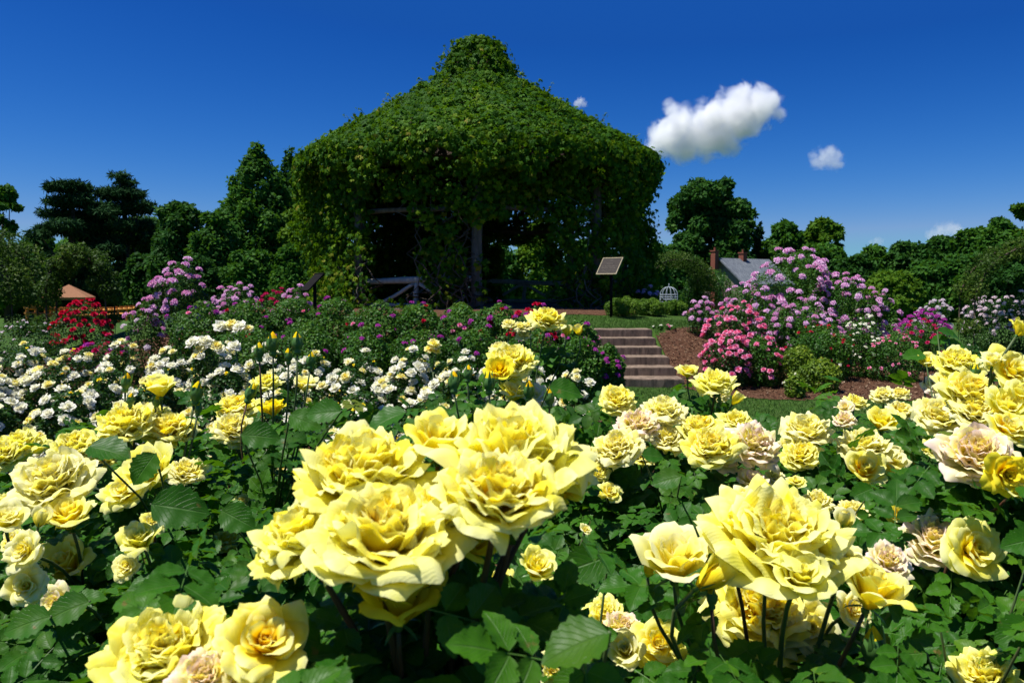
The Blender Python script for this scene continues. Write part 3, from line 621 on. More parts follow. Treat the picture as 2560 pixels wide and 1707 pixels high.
# woody stems of the creeper climbing the posts
for k in range(44):
    grp = [(-62, -36), (-18, 1), (-18, 1), (27, 44), (50, 80)][k % 5]; a = R(rg.uniform(*grp)); h = rg.uniform(1.2, 4.2); rad = rg.uniform(5.0, 5.25)
    t = np.linspace(0, 1, 12); P = [pol(a + .05 * math.sin(q * 7 + k) + .04 * rg.normal(), rad - .25 * q + .05 * rg.normal(), -.05 + h * q) for q in t]
    mb = MB(); mb.tube(P, np.linspace(.028, .010, 12) * rg.uniform(.6, 1.2), 5, .1, True, k); mb.obj('stem', M['log'] if k % 2 else M['bark'], vn, True)
for k in range(130):                                # loose shoots that stick out over the roof
    z = rg.uniform(PZ[-1], PZ[0] - .8); r = np.interp(z, PZ[::-1], PRr[::-1]); a = rg.uniform(-math.pi, math.pi); P0 = pol(a, r + .02, z); dr = pol(a, rg.uniform(.1, .4), rg.uniform(.1, .45))
    t = np.linspace(0, 1, 6)[:, None]; P = P0 + dr * t + np.array([0, 0, -.25]) * t ** 2 * rg.uniform(0, 1.3)
    mb = MB(); mb.tube(P, .006, 4); 
    if k == 0: SH = MB()
    SH.V += [v for v in mb.V]; SH.F += [f + SH.n for f in mb.F]; SH.n += mb.n
    if k == 0: SP = []
    SP += [(p, 1) for p in P[1:]]
SH.obj('shoot', M['stem'], vn, True)
T = np.array([p for p, _ in SP]).repeat(2, 0) + rg.normal(0, .03, (len(SP) * 2, 3)); n_ = len(T)
V, F, A = scatter(PALM[0], PALM[1], T, rotmats(n_, rg, (0, 0, 1), .8), rg.uniform(.05, .09, n_), rg.uniform(.6, 1, n_), PALM[2]); mobj('shoot_foliage', nmesh('shoot_foliage', V, F, M['vine_leaf'], attr=A), vn)

# ------------------------------------------------------------------ signs
M['bronze'] = plain('bronze_plaque', (.035, .029, .026), (.05, .042, .037), 30, .75, .12, .1, .002); M['brass'] = plain('brass_border', (.26, .22, .13), (.31, .26, .17), 30, .7, .2, .05, .001)
M['black_metal'] = plain('black_post', (.008, .0075, .007), (.013, .012, .011), 10, .8, .05, .05, .002)
def frame_rot(yaw, tilt): return Matrix.Rotation(yaw, 3, 'Z') @ Matrix.Rotation(-tilt, 3, 'X')     # panel local: x across, z up, -y faces the reader
c = at(1524.5, 665.5, 19.0); gz0 = tz(c.x, c.y)
sg = empty('plaque', (c.x, c.y, gz0), R(-37), 'bronze plaque with pale metal border on a slanted stand before the gazebo', 'plaque')
Rt = Matrix.Rotation(-R(40), 3, 'X'); zc = c.z - gz0
def pp(x, y, z): v = Rt @ Vector((x, y, z)); return (v.x, v.y, v.z + zc)
def pbox(mb, x, y, z, w, t, h): mb.box(pp(x, y, z), (w, t, h), M=Rt)
mb = MB(); pbox(mb, 0, 0, 0, .54, .02, .50); pn = mb.obj('panel', M['bronze'], sg)
mb = MB()
for x, z, w, h in ((0, .255, .56, .022), (0, -.255, .56, .022), (.269, 0, .022, .488), (-.269, 0, .022, .488)): pbox(mb, x, -.003, z, w, .028, h)
mb.obj('border', M['brass'], sg)
M['letter'] = plain('raised_lettering', (.085, .075, .062), (.11, .095, .08), 30, .75, .12, .05, .001)
mb = MB(); rl = random.Random(4)
for z, w, h in ((.17, .12, .03), (.09, .22, .02), (.055, .20, .02), (-.01, .40, .03), (-.06, .40, .026), (-.13, .34, .016), (-.16, .36, .016), (-.195, .16, .012)):
    x = -w / 2
    while x < w / 2:
        lw = rl.uniform(.008, .016)
        if rl.random() > .14: pbox(mb, x + lw / 2, -.0115, z + rl.uniform(-.002, .002), lw * .8, .004, h * rl.uniform(.6, 1))
        x += lw
mb.obj('lettering', M['letter'], sg)
mb = MB(); mb.tube([(0, .08, -.05), (0, .08, zc - .04)], .035, 8); mb.obj('post', M['black_metal'], sg, True)
c = at(780, 706, 17.0); g0 = tz(c.x, c.y)
sg = empty('information_sign', (c.x, c.y, g0), R(-50), 'blank dark slanted sign on a black post left of the gazebo', 'sign'); zc = c.z - g0; Rt = Matrix.Rotation(-R(46), 3, 'X')
mb = MB(); pbox(mb, 0, 0, 0, .40, .03, .50); mb.obj('panel', M['black_metal'], sg)
mb = MB(); pbox(mb, 0, -.004, .26, .42, .045, .02); pbox(mb, 0, -.004, -.26, .42, .045, .02); mb.obj('border', M['black_metal'], sg)
mb = MB(); mb.tube([(0, .06, -.05), (0, .06, zc - .02)], .04, 8); mb.obj('post', M['black_metal'], sg, True)
c = at(2232, 918, 14.6); g0 = tz(c.x, c.y)
sg = empty('plant_label', (c.x, c.y, g0), R(-25), 'small grey plant label on a short stake at the right end of the mulch bed', 'label')
zc = c.z - g0; Rt = Matrix.Rotation(-R(30), 3, 'X'); mb = MB(); pbox(mb, 0, 0, 0, .14, .01, .20); mb.obj('panel', plain('grey_label', (.10, .11, .12), (.14, .15, .16), 20), sg)
mb = MB(); mb.tube([(0, .01, -.05), (0, .01, zc)], .008, 6); mb.obj('stake', M['black_metal'], sg, True)
# ------------------------------------------------------------------ foliage volumes and trees
TL = leaflet(2, 1, .42, 0, .3, .25); TL = (np.array([(0, 0, 0), (.5, -.34, -.03), (.5, .34, .03), (1.05, 0, -.12)]), np.array([(0, 1, 3, 2)]), np.zeros((4, 2)))
def lumps_points(C, Rr, n, rg, inner=.25, depth=.25):
    """points and normals on the outer surface of a union of spheres (flattened by Rr (k,3)), a share of them inside"""
    k = len(C); A = Rr.prod(1) ** (2 / 3); idx = rg.choice(k, int(n * 2.2), p=A / A.sum()); D = rg.normal(0, 1, (len(idx), 3)); D /= np.linalg.norm(D, axis=1)[:, None]
    dep = 1 - depth * rg.uniform(0, 1, len(idx)) ** 2; P = C[idx] + D * Rr[idx] * dep[:, None]
    ok = np.ones(len(idx), bool)
    for j in range(k):
        q = ((P - C[j]) / Rr[j]); ins = (q ** 2).sum(1) < .72; ok &= ~(ins & (idx != j))
    ok |= rg.rand(len(idx)) < inner * .35
    P, D = P[ok][:n], (D / Rr[idx])[ok][:n]; D /= np.linalg.norm(D, axis=1)[:, None]; return P, D
def foliage_mesh(name, C, Rr, n, size, mt, seed, temp=TL, spread=.7, up=.5, inner=.25, depth=.25, floor=None, bias=None):
    rg = np.random.RandomState(seed); P, D = lumps_points(np.asarray(C, float), np.asarray(Rr, float), n, rg, inner, depth)
    if floor is not None: k = P[:, 2] > floor; P, D = P[k], D[k]
    m = len(P); Nn = D + np.array([0, 0, up])
    V, F, A = scatter(temp[0], temp[1], P, rotmats(m, rg, None, spread, Nn), rg.uniform(size * .6, size * 1.3, m), np.clip(rg.uniform(0, 1, m) * .8 + .2 * np.sin(P[:, 0] * 3 / max(size, .05) * .1 + P[:, 2]), 0, 1), temp[2])
    return nmesh(name, V, F, mt, attr=A)
def limbs(mb, base, top_c, C, rad, rg, n=7):
    mb.tube([base, base * .5 + top_c * .5 + rg.normal(0, .02, 3) * np.linalg.norm(top_c - base), top_c], [rad, rad * .7, rad * .25], 9, .06)
    for j in rg.choice(len(C), min(n, len(C)), replace=False):
        t = rg.uniform(.3, .8); s = base + (top_c - base) * t; e = C[j]; m = (s + e) / 2 + np.array([0, 0, -.08]) * np.linalg.norm(e - s)
        mb.tube([s, m, e], [rad * .4 * (1 - t * .5), rad * .25, rad * .07], 6, .05)
def tree(sx, sy, hw, d, kind, label, mt='tree_leaf', n=8000, low=.12, size=None, group=None, seed=None):
    top = ats(sx, sy, d); g0 = tz(top.x, top.y); H = top.z - g0; W = hw * 1.0884 * d / FPX; seed = seed or int(abs(sx * 7 + sy)); rg = np.random.RandomState(seed)
    o = empty('tree' if kind not in ('pine', 'cone') else 'pine_tree' if kind == 'pine' else 'conifer', (top.x, top.y, g0), rg.uniform(0, 6.28) if kind == 'round' else 0, label, 'tree', group)
    C, Rr = [], []; z0 = H * low; ch = H - z0
    if kind in ('round', 'airy'):
        k = 34 if kind == 'round' else 36
        if kind == 'round': C.append((0, 0, z0 + ch * .44)); Rr.append((W * .80, W * .80, ch * .46))
        for i in range(k):
            t = rg.uniform(.03, 1) ** .85; a = rg.uniform(0, 6.28); prof = math.sin(math.pi * min(1, (.20 + .76 * t)) ** 1.35) ** .55; rr = min(W, ch * .6) * (.34 if kind == 'round' else .22) * rg.uniform(.6, 1.2) * (1 - .35 * t)
            q = math.sqrt(rg.uniform(.3, 1)) * max(W * prof - rr, 0); C.append((q * math.cos(a), q * math.sin(a), min(z0 + ch * t, H - rr * .9))); Rr.append((rr, rr, rr * .85))
        C.append((W * .1, 0, H - W * .28)); Rr.append((W * .34, W * .34, W * .28))
    elif kind == 'oak':
        spec = [(-.05, .90, .30), (.28, .86, .30), (-.42, .78, .32), (-.66, .66, .28), (.1, .7, .40), (.62, .72, .28), (.90, .60, .20), (-.25, .58, .40), (.25, .55, .36), (.60, .52, .22), (0, .40, .42), (.4, .36, .36), (-.45, .40, .38), (-.6, .22, .40), (.1, .18, .5), (.55, .18, .42), (-.82, .52, .2), (1.0, .5, .12), (-.15, .8, .3), (.4, .72, .25), (-.75, .1, .3), (.8, .08, .3)]
        for x, t, r_ in spec:
            for s in range(3):
                rr = r_ * W * rg.uniform(.45, .85); C.append((x * W * .85 + rg.normal(0, .11) * W, rg.uniform(-.5, .5) * W, z0 + ch * t - rr * .8 + rg.normal(0, .03) * H)); Rr.append((rr, rr, rr * .85))
    elif kind == 'cone':
        k = 60; C.append((0, 0, z0 + ch * .36)); Rr.append((W * .74, W * .74, ch * .40)); C.append((0, 0, z0 + ch * .66)); Rr.append((W * .40, W * .40, ch * .28))
        for i in range(k):
            t = ((i + .5) / k) ** .9; a = i * GA; prof = (1 - t ** (2.4 if hw > 90 else 1.5)) ** .8; rr = W * (.30 - .20 * t) * rg.uniform(.7, 1.25); q = max(W * prof - rr * .8, 0) * rg.uniform(.75, 1)
            C.append((q * math.cos(a), q * math.sin(a), z0 + (ch - rr * 1.2) * t)); Rr.append((rr, rr, rr * 1.3))
        C.append((0, 0, H - W * .16)); Rr.append((W * .1, W * .1, W * .18))
    elif kind == 'pine':
        for i in range(70):
            t = rg.uniform(.0, 1) ** .9; a = rg.uniform(0, 6.28); prof = (.60 + .50 * math.sin(math.pi * (t * .75 + .2))) * (1 if t < .85 else .55); q = W * prof * rg.uniform(.15, 1.0)
            rr = W * rg.uniform(.26, .46); C.append((q * math.cos(a), q * math.sin(a), z0 + ch * (round(t * 9) / 9) * .95 + q * .16 + rg.normal(0, .01) * H)); Rr.append((rr, rr * .8, rr * .26))
    C = np.array(C); Rr = np.array(Rr)
    sz = size or (.0055 * d * (1.0 if kind != 'pine' else .8))
    temp = TL
    if kind == 'pine': temp = (TL[0] * np.array([1.6, .55, 1]), TL[1], TL[2])
    mobj('crown', foliage_mesh('crown', C, Rr, int(n * 1.7), sz, M[mt], seed, temp, .8, .45, inner={'airy': .2, 'oak': .12}.get(kind, .5), depth=.35), o)
    mb = MB(); limbs(mb, np.zeros(3), np.array([0, 0, H * .82]), C, max(.12, H * .022), rg, 12); mb.obj('trunk', M['bark'], o, True)
    return o
TREES = [
 (5, 428, 62, 56, 'airy', 'thin grey green tree cut by the left edge of the picture', 'tree_leaf', 5000),
 (160, 416, 84, 66, 'pine', 'left one of the two dark layered pines, the lower and more ragged one', 'pine_needle', 20000),
 (285, 398, 76, 68, 'pine', 'right one of the two dark layered pines, with a bough pointing right', 'pine_needle', 20000),
 (235, 484, 108, 76, 'round', 'broad mid green tree in front of the two layered pines', 'tree_leaf', 9000),
 (340, 498, 80, 74, 'round', 'low dark tree between the pines and the full-crowned tree', 'tree_leaf_dark', 6000),
 (418, 466, 88, 58, 'round', 'dark full-crowned tree left of the tall pyramidal tree', 'tree_leaf_dark', 9000),
 (590, 328, 132, 54, 'cone', 'tallest tree left of the gazebo, a dense pyramid', 'tree_leaf', 22000),
 (664, 342, 80, 62, 'cone', 'slim dark treetop just behind the tall pyramidal tree', 'tree_leaf_dark', 7000),
 (705, 425, 66, 50, 'round', 'fresh green tree tucked behind the left side of the gazebo', 'tree_leaf_fresh', 7000),
 (490, 488, 66, 47, 'round', 'rounded tree at the left foot of the tall pyramidal tree', 'tree_leaf', 6000),
 (90, 540, 70, 84, 'round', 'small dark tree below the left layered pine', 'tree_leaf_dark', 5000),
 (20, 565, 75, 80, 'round', 'bushy green tree below the thin tree at the left edge', 'tree_leaf', 5000),
 (335, 585, 66, 62, 'round', 'very dark shrubby tree behind the lilac-pink roses', 'tree_leaf_dark', 6000),
 (450, 590, 70, 43, 'round', 'dark shrubby tree straight above the low lilac-pink roses', 'tree_leaf_dark', 6000),
 (575, 575, 70, 42, 'round', 'dark shrubby tree between the pyramid tree and the pink roses', 'tree_leaf', 6000),
 (670, 565, 60, 41, 'round', 'dark shrubby tree behind the dark sign', 'tree_leaf', 6000),
 (820, 560, 75, 52, 'round', 'tree seen only through the left opening of the gazebo', 'tree_leaf_dark', 4000),
 (990, 565, 80, 54, 'round', 'tree seen behind the log post through the gazebo', 'tree_leaf', 4000),
 (1140, 560, 60, 55, 'round', 'tree glimpsed left of the dark inner post of the gazebo', 'tree_leaf', 4000),
 (1235, 515, 75, 56, 'round', 'sunny green tree framed by the right opening of the gazebo', 'tree_leaf_fresh', 8000),
 (1350, 550, 70, 58, 'round', 'tree hidden behind the right creeper curtain of the gazebo', 'tree_leaf', 3500),
 (1508, 560, 36, 70, 'round', 'low tree between the gazebo and the lobed oak', 'tree_leaf', 5000),
 (1632, 376, 112, 95, 'oak', 'big dark oak with lobed crown standing right of the gazebo', 'tree_leaf_dark', 17000),
 (1560, 560, 60, 90, 'round', 'dark tree at the left foot of the lobed oak', 'tree_leaf_dark', 6000),
 (1690, 545, 62, 92, 'round', 'dark tree at the right foot of the lobed oak, behind the chimneys', 'tree_leaf_dark', 7000),
 (1742, 516, 24, 96, 'cone', 'thin spiky treetop between the lobed oak and the rounded tree', 'pine_needle', 2500),
 (1797, 511, 58, 94, 'round', 'rounded pale green tree behind the slate roof', 'tree_leaf', 8000),
 (1884, 503, 72, 94, 'airy', 'tree with a thin feathery top right of the rounded tree', 'tree_leaf_fresh', 9000),
 (1890, 560, 85, 90, 'round', 'full green tree under the feathery treetop', 'tree_leaf', 8000),
 (1965, 590, 60, 84, 'round', 'dark tree dipping low under the gap of sky', 'tree_leaf_dark', 6000),
 (2010, 566, 55, 98, 'round', 'far tree directly under the faint scrap of cloud', 'tree_leaf', 6000),
 (2085, 558, 60, 96, 'round', 'far tree with an uneven top left of the faint low cloud', 'tree_leaf_dark', 7000),
 (2165, 545, 62, 88, 'round', 'far tree standing right under the faint low cloud', 'tree_leaf_dark', 7000),
 (2235, 525, 62, 78, 'round', 'tree left of the tallest tree of the right-hand wood', 'tree_leaf', 8000),
 (2300, 500, 60, 70, 'round', 'broad tree below the high leafy branch on the right edge', 'tree_leaf', 8000),
 (2350, 472, 50, 72, 'airy', 'tallest tree at the right edge with a loose leafy branch', 'tree_leaf_fresh', 7000),
 (2045, 625, 80, 52, 'round', 'low fresh green tree behind the right end of the lilac roses', 'tree_leaf_fresh', 7000),
 (2130, 600, 75, 56, 'round', 'mid green tree left of the bent rose arch', 'tree_leaf', 7000),
 (2215, 585, 75, 54, 'round', 'green tree straight behind the bent rose arch', 'tree_leaf', 7000),
 (2320, 575, 75, 52, 'round', 'dark tree above the pale pink roses at the right edge', 'tree_leaf_dark', 7000),
 (-130, 500, 110, 62, 'round', 'broad tree just outside the left edge of the picture', 'tree_leaf', 7000),
 (-330, 470, 120, 66, 'round', 'large tree well outside the left edge of the picture', 'tree_leaf_dark', 7000),
 (2490, 460, 110, 66, 'round', 'broad tree just outside the right edge of the picture', 'tree_leaf', 7000),
 (2690, 480, 120, 68, 'round', 'large tree well outside the right edge of the picture', 'tree_leaf_dark', 7000),
 (1760, 615, 60, 88, 'round', 'dark tree peeping over the ridge of the slate roof', 'tree_leaf_dark', 5000),
]
for (sx, sy, hw, d, kind, lab, mt_, n_) in TREES: tree(sx, sy, hw, d, kind, lab, mt_, n_, group='trees round the rose garden', low=.04 if kind != 'oak' else .12)

# ------------------------------------------------------------------ house, kiosk, pergola, trellis, rose arches
M['brick'] = plain('red_brick', (.17, .055, .035), (.25, .09, .06), 9, .9, .1, .3, .02)
def slate_mat():
    m, n, out = mat('slate_roof'); co = N(n, 'ShaderNodeTexCoord').outputs['Object']
    b = N(n, 'ShaderNodeTexBrick'); b.inputs['Scale'].default_value = 3.0; b.inputs['Color1'].default_value = (.10, .115, .13, 1); b.inputs['Color2'].default_value = (.17, .185, .20, 1); b.inputs['Mortar'].default_value = (.05, .05, .055, 1)
    b.inputs['Brick Width'].default_value = .9; b.inputs['Row Height'].default_value = .4; n.links.new(co, b.inputs['Vector'])
    p = pbr(n, b.outputs[0], .7, .2); n.links.new(p.outputs[0], out.inputs[0]); return m
M['slate'] = slate_mat(); M['plaster'] = plain('house_wall', (.20, .16, .13), (.26, .21, .17), 3); M['white_paint'] = plain('white_paint', (.75, .77, .78), (.8, .8, .8), 3, .5, .4, .05, .01)
M['glass_dark'] = plain('window_glass', (.02, .025, .03), (.03, .04, .05), 2, .1, .6, .0)
c = at(1803, 645, 76); g0 = tz(c.x, c.y)
hs = empty('house', (c.x, c.y, g0), R(32), 'house with a grey slate roof and brick chimneys behind the lilac roses', 'house')
HRz = c.z - g0; EV = HRz - 2.3; Wd, Ln = 2.9, 6.6      # gable faces -x' ... local: gable at y=0 looking to -y, ridge runs to +y
mb = MB(); mb.box((0, Ln / 2, EV / 2), (2 * Wd - .4, Ln - .2, EV)); mb.add([(-Wd + .2, .1, EV), (Wd - .2, .1, EV), (0, .1, HRz - .2), (-Wd + .2, Ln - .1, EV), (Wd - .2, Ln - .1, EV), (0, Ln - .1, HRz - .2)], [(0, 1, 2), (3, 5, 4)]); mb.obj('wall', M['plaster'], hs)
hs.rotation_euler = (0, 0, -R(58))
mb = MB()
for s in (-1, 1):
    a = np.array([(0, -.35, HRz), (s * (Wd + .35), -.35, EV - .25), (s * (Wd + .35), Ln + .3, EV - .25), (0, Ln + .3, HRz)]); b = a + np.array([0, 0, -.16]); mb.add(np.concatenate([a, b]), [(0, 1, 2, 3), (7, 6, 5, 4), (0, 4, 5, 1), (2, 6, 7, 3), (1, 5, 6, 2)])
rf = mb.obj('roof', M['slate'], hs)
for (x, y, z1, w, z0) in ((-.25, -.62, HRz + .62, .56, 0), (.1, 2.9, HRz + .5, .6, HRz - .8)):
    mb = MB(); mb.box((x, y, (z0 + z1) / 2), (w, .5, z1 - z0)); mb.box((x, y, z1 + .05), (w + .12, .62, .12)); mb.tube([(x, y, z1 + .1), (x, y, z1 + .4)], .1, 8); mb.obj('chimney', M['brick'], rf)
for (x, y, z) in ((-1.2, .06, 1.5), (1.2, .06, 1.5)):
    mb = MB(); mb.box((x, y - .02, z), (.9, .1, 1.3)); w_ = mb.obj('window', M['white_paint'], hs); mb = MB(); mb.box((x, y - .06, z), (.74, .06, 1.14)); mb.obj('pane', M['glass_dark'], w_)
for y in (1.5, 4):
    mb = MB(); mb.box((Wd - .17, y, 1.5), (.1, 1, 1.3)); w_ = mb.obj('window', M['white_paint'], hs); mb = MB(); mb.box((Wd - .13, y, 1.5), (.06, .84, 1.14)); mb.obj('pane', M['glass_dark'], w_)

M['orange_wood'] = plain('orange_stained_wood', (.42, .17, .035), (.55, .24, .05), 4, .7, .2, .2, .01); M['brown_roof'] = plain('brown_shingle', (.22, .105, .055), (.30, .15, .085), 12, .9, .1, .3, .02)
c = at(172, 711, 60); g0 = tz(c.x, c.y); ks = empty('kiosk', (c.x, c.y, g0), R(18), 'small garden pavilion with an orange brown hipped roof beyond the left rose arch', 'pavilion')
az = c.z - g0; w = 1.55; ez = az - .98
mb = MB(); V = [(0, 0, az)] + [(sx_ * w, sy_ * w, ez) for sx_, sy_ in ((-1, -1), (1, -1), (1, 1), (-1, 1))]; mb.add(V, [(0, 1, 2, 2), (0, 2, 3, 3), (0, 3, 4, 4), (0, 4, 1, 1)]); mb.obj('roof', M['brown_roof'], ks)
mb = MB()
for s in (-1, 1): mb.box((0, s * (w - .04), ez - .10), (2 * w, .08, .2)); mb.box((s * (w - .04), 0, ez - .102), (.08, 2 * w - .17, .2))
mb.obj('fascia', M['orange_wood'], ks)
for sx_, sy_ in ((-1, -1), (1, -1), (1, 1), (-1, 1)): mb = MB(); mb.box((sx_ * (w - .3), sy_ * (w - .3), (ez - .2) / 2), (.14, .14, ez - .2)); mb.obj('post', M['orange_wood'], ks)
# pergola: arc of posts with double beams and rafters
pg = empty('pergola', (at(190, 770, 50).x, 50, tz(at(190, 770, 50).x, 50)), 0, 'long low orange wooden pergola curving past the pavilion on the left', 'pergola')
def ppt(t):
    px = 62 + (338 - 62) * t; y = 770 + 6 * math.sin(t * 3.1) ; q = at(px, y, 47 + 4 * math.sin(math.pi * t)); return np.array([q.x - pg.location.x, q.y - pg.location.y, q.z - pg.location.z])
for dz_ in (0.0, -.30):
    mb = MB(); P = [ppt(t) + np.array([0, 0, dz_]) for t in np.linspace(0, 1, 14)]; mb.tube(P, .085, 4); mb.obj('beam', M['orange_wood'], pg)
for k in range(22):
    q = ppt((k + .5) / 22); mb = MB(); mb.box(q + np.array([0, .3, .10]), (.07, 1.3, .12)); mb.obj('rafter', M['orange_wood'], pg)
for t in (.02, .10, .24, .45, .66, .85, .98):
    for e in (0, 1.0):
        q = ppt(t) + np.array([0, e, 0]); mb = MB(); mb.box((q[0], q[1], q[2] / 2 - .1), (.13, .13, q[2] + .2)); mb.obj('post', M['orange_wood'], pg)
M['trellis_paint'] = plain('trellis_paint', (.36, .40, .44), (.45, .5, .54), 9, .7, .2, .05, .01)
# white domed trellis
c = at(1672, 748, 42); wt = empty('trellis', (c.x, c.y, tz(c.x, c.y)), 0, 'pale domed wire trellis behind the clipped shrubs', 'trellis'); z0 = c.z - tz(c.x, c.y); 
wr = .47
for k in range(12):
    a = k * math.pi / 6; P = [(wr * math.cos(a), wr * math.sin(a), 0), (wr * math.cos(a), wr * math.sin(a), z0 + .25)] + [(wr * math.cos(a) * math.cos(t), wr * math.sin(a) * math.cos(t), z0 + .25 + .42 * math.sin(t)) for t in np.linspace(.15, 1.57, 7)]
    mb = MB(); mb.tube(P, .013, 4); mb.obj('rib', M['trellis_paint'], wt, True)
for z in (.0, .12, .25): 
    mb = MB(); mb.tube([(wr * math.cos(t), wr * math.sin(t), z0 + z) for t in np.linspace(0, 6.28, 20)], .014, 4); mb.obj('hoop', M['trellis_paint'], wt, True)
mb = MB(); mb.tube([(0, 0, z0 + .66), (0, 0, z0 + .85)], [.03, .01], 5); mb.obj('finial', M['trellis_paint'], wt, True)

def arch(x, y, w, h, d, yaw, label, mt, n, seed, bloom=None, bend=0.0, thick=.3, name='rose_arch'):
    g0 = tz(x, y); o = empty(name, (x, y, g0), yaw, label, 'arch', 'climbing rose arches'); rg = np.random.RandomState(seed); pts = []
    for s in (-d / 2, d / 2):
        P = [(-w / 2, s, 0), (-w / 2, s, h * .55)] + [(-w / 2 * math.cos(t) + bend * math.sin(t), s, h * .55 + (h * .45) * math.sin(t)) for t in np.linspace(.2, math.pi - .2, 9)] + [(w / 2, s, h * .55), (w / 2, s, 0)]
        mb = MB(); mb.tube(P, .025, 6); mb.obj('hoop', M['bark'], o, True); pts += P
    P = np.array(pts[:len(pts) // 2]); seg = np.linspace(0, len(P) - 1, 26); C = np.stack([np.interp(seg, np.arange(len(P)), P[:, k]) for k in range(3)], -1)
    C = np.concatenate([C + np.array([0, q, 0]) for q in np.linspace(0, d, 3)]) + rg.normal(0, .07, (78, 3)); Rr = np.tile((thick * rg.uniform(.6, 1.3, len(C)))[:, None], (1, 3))
    mobj('foliage', foliage_mesh('foliage', C, Rr, n, .07, M[mt], seed, TL, .8, .4, .4, .5), o)
    return o
arch(-10.05, 18.2, 1.3, 2.15, .5, R(6), 'dark shaggy rose arch framing the orange roofed pavilion', 'olive_leaf', 9000, 3, thick=.17)
arch(-13.0, 19.4, 1.9, 2.75, .9, R(-5), 'yellowish green rose arch at the left edge beside the shaggy one', 'olive_leaf', 16000, 4, thick=.32)
arch(6.85, 33, 2.7, 2.15, 1.0, R(15), 'olive green rose arch between the gazebo and the slate roof', 'olive_leaf', 16000, 5, thick=.30)
arch(8.55, 34, 1.5, 2.0, 1.0, R(-25), 'smaller olive rose arch nearest the slate roof', 'mid_leaf', 9000, 6, thick=.34)
arch(12.95, 20.3, 2.6, 2.75, .5, R(12), 'dark bent rose arch rising from the white roses on the right', 'olive_leaf', 9000, 7, thick=.19, bend=.3)
# ------------------------------------------------------------------ shrubs and rose bushes of the middle distance
BL = {}
def blooms(kind, mt, k, nu=None, nv=None, seed0=0):
    key = (kind, mt, k)
    if key not in BL:
        d = {'full': (8, 9), 'open': (8, 9), 'cup': (8, 9), 'bud': (6, 8), 'mid': (5, 5), 'small': (4, 3)}[kind]
        BL[key] = [bloom_mesh('%s_%s' % (kind, mt), M['petal_' + mt], 31 * i + seed0 + 5, kind, nu or d[0], nv or d[1]) for i in range(k)]
    return BL[key]
def truss(mt, k, seed):
    """a head of small flowers on one stalk, radius 1"""
    key = ('truss', mt, k)
    if key in BL: return BL[key]
    out = []
    for i in range(k):
        rg = np.random.RandomState(seed + i); src = [bloom_mesh('t', M['petal_' + mt], seed + i * 5 + q, 'small', 3, 3)[0] for q in range(2)]
        Vs, Fs, As, n0 = [], [], [], 0
        arr = []
        for me in src:
            v = np.empty(len(me.vertices) * 3, np.float32); me.vertices.foreach_get('co', v); f = np.empty(len(me.polygons) * 4, np.int32); me.loops.foreach_get('vertex_index', f)
            a = np.empty(len(me.vertices) * 3, np.float32); me.attributes['pd'].data.foreach_get('vector', a); arr.append((v.reshape(-1, 3), f.reshape(-1, 4), a.reshape(-1, 3)))
        m = rg.randint(6, 11)
        for q in range(m):
            v, f, a = arr[q % 2]; t = q / m; az = q * GA; el = .25 + 1.1 * (1 - t) ; dr = np.array([math.cos(az) * math.cos(el), math.sin(az) * math.cos(el), math.sin(el)])
            Mx = rotmats(1, rg, None, .25, dr[None])[0]; Vs.append((v * rg.uniform(.30, .44)) @ Mx.T + dr * np.array([.68, .68, .40])); Fs.append(f + n0); n0 += len(v); a = a.copy(); a[:, 2] = rg.uniform(); As.append(a)
        out.append((nmesh('truss_' + mt, np.concatenate(Vs), np.concatenate(Fs), M['petal_' + mt], attr=np.concatenate(As)), 0.0))
    BL[key] = out; return out

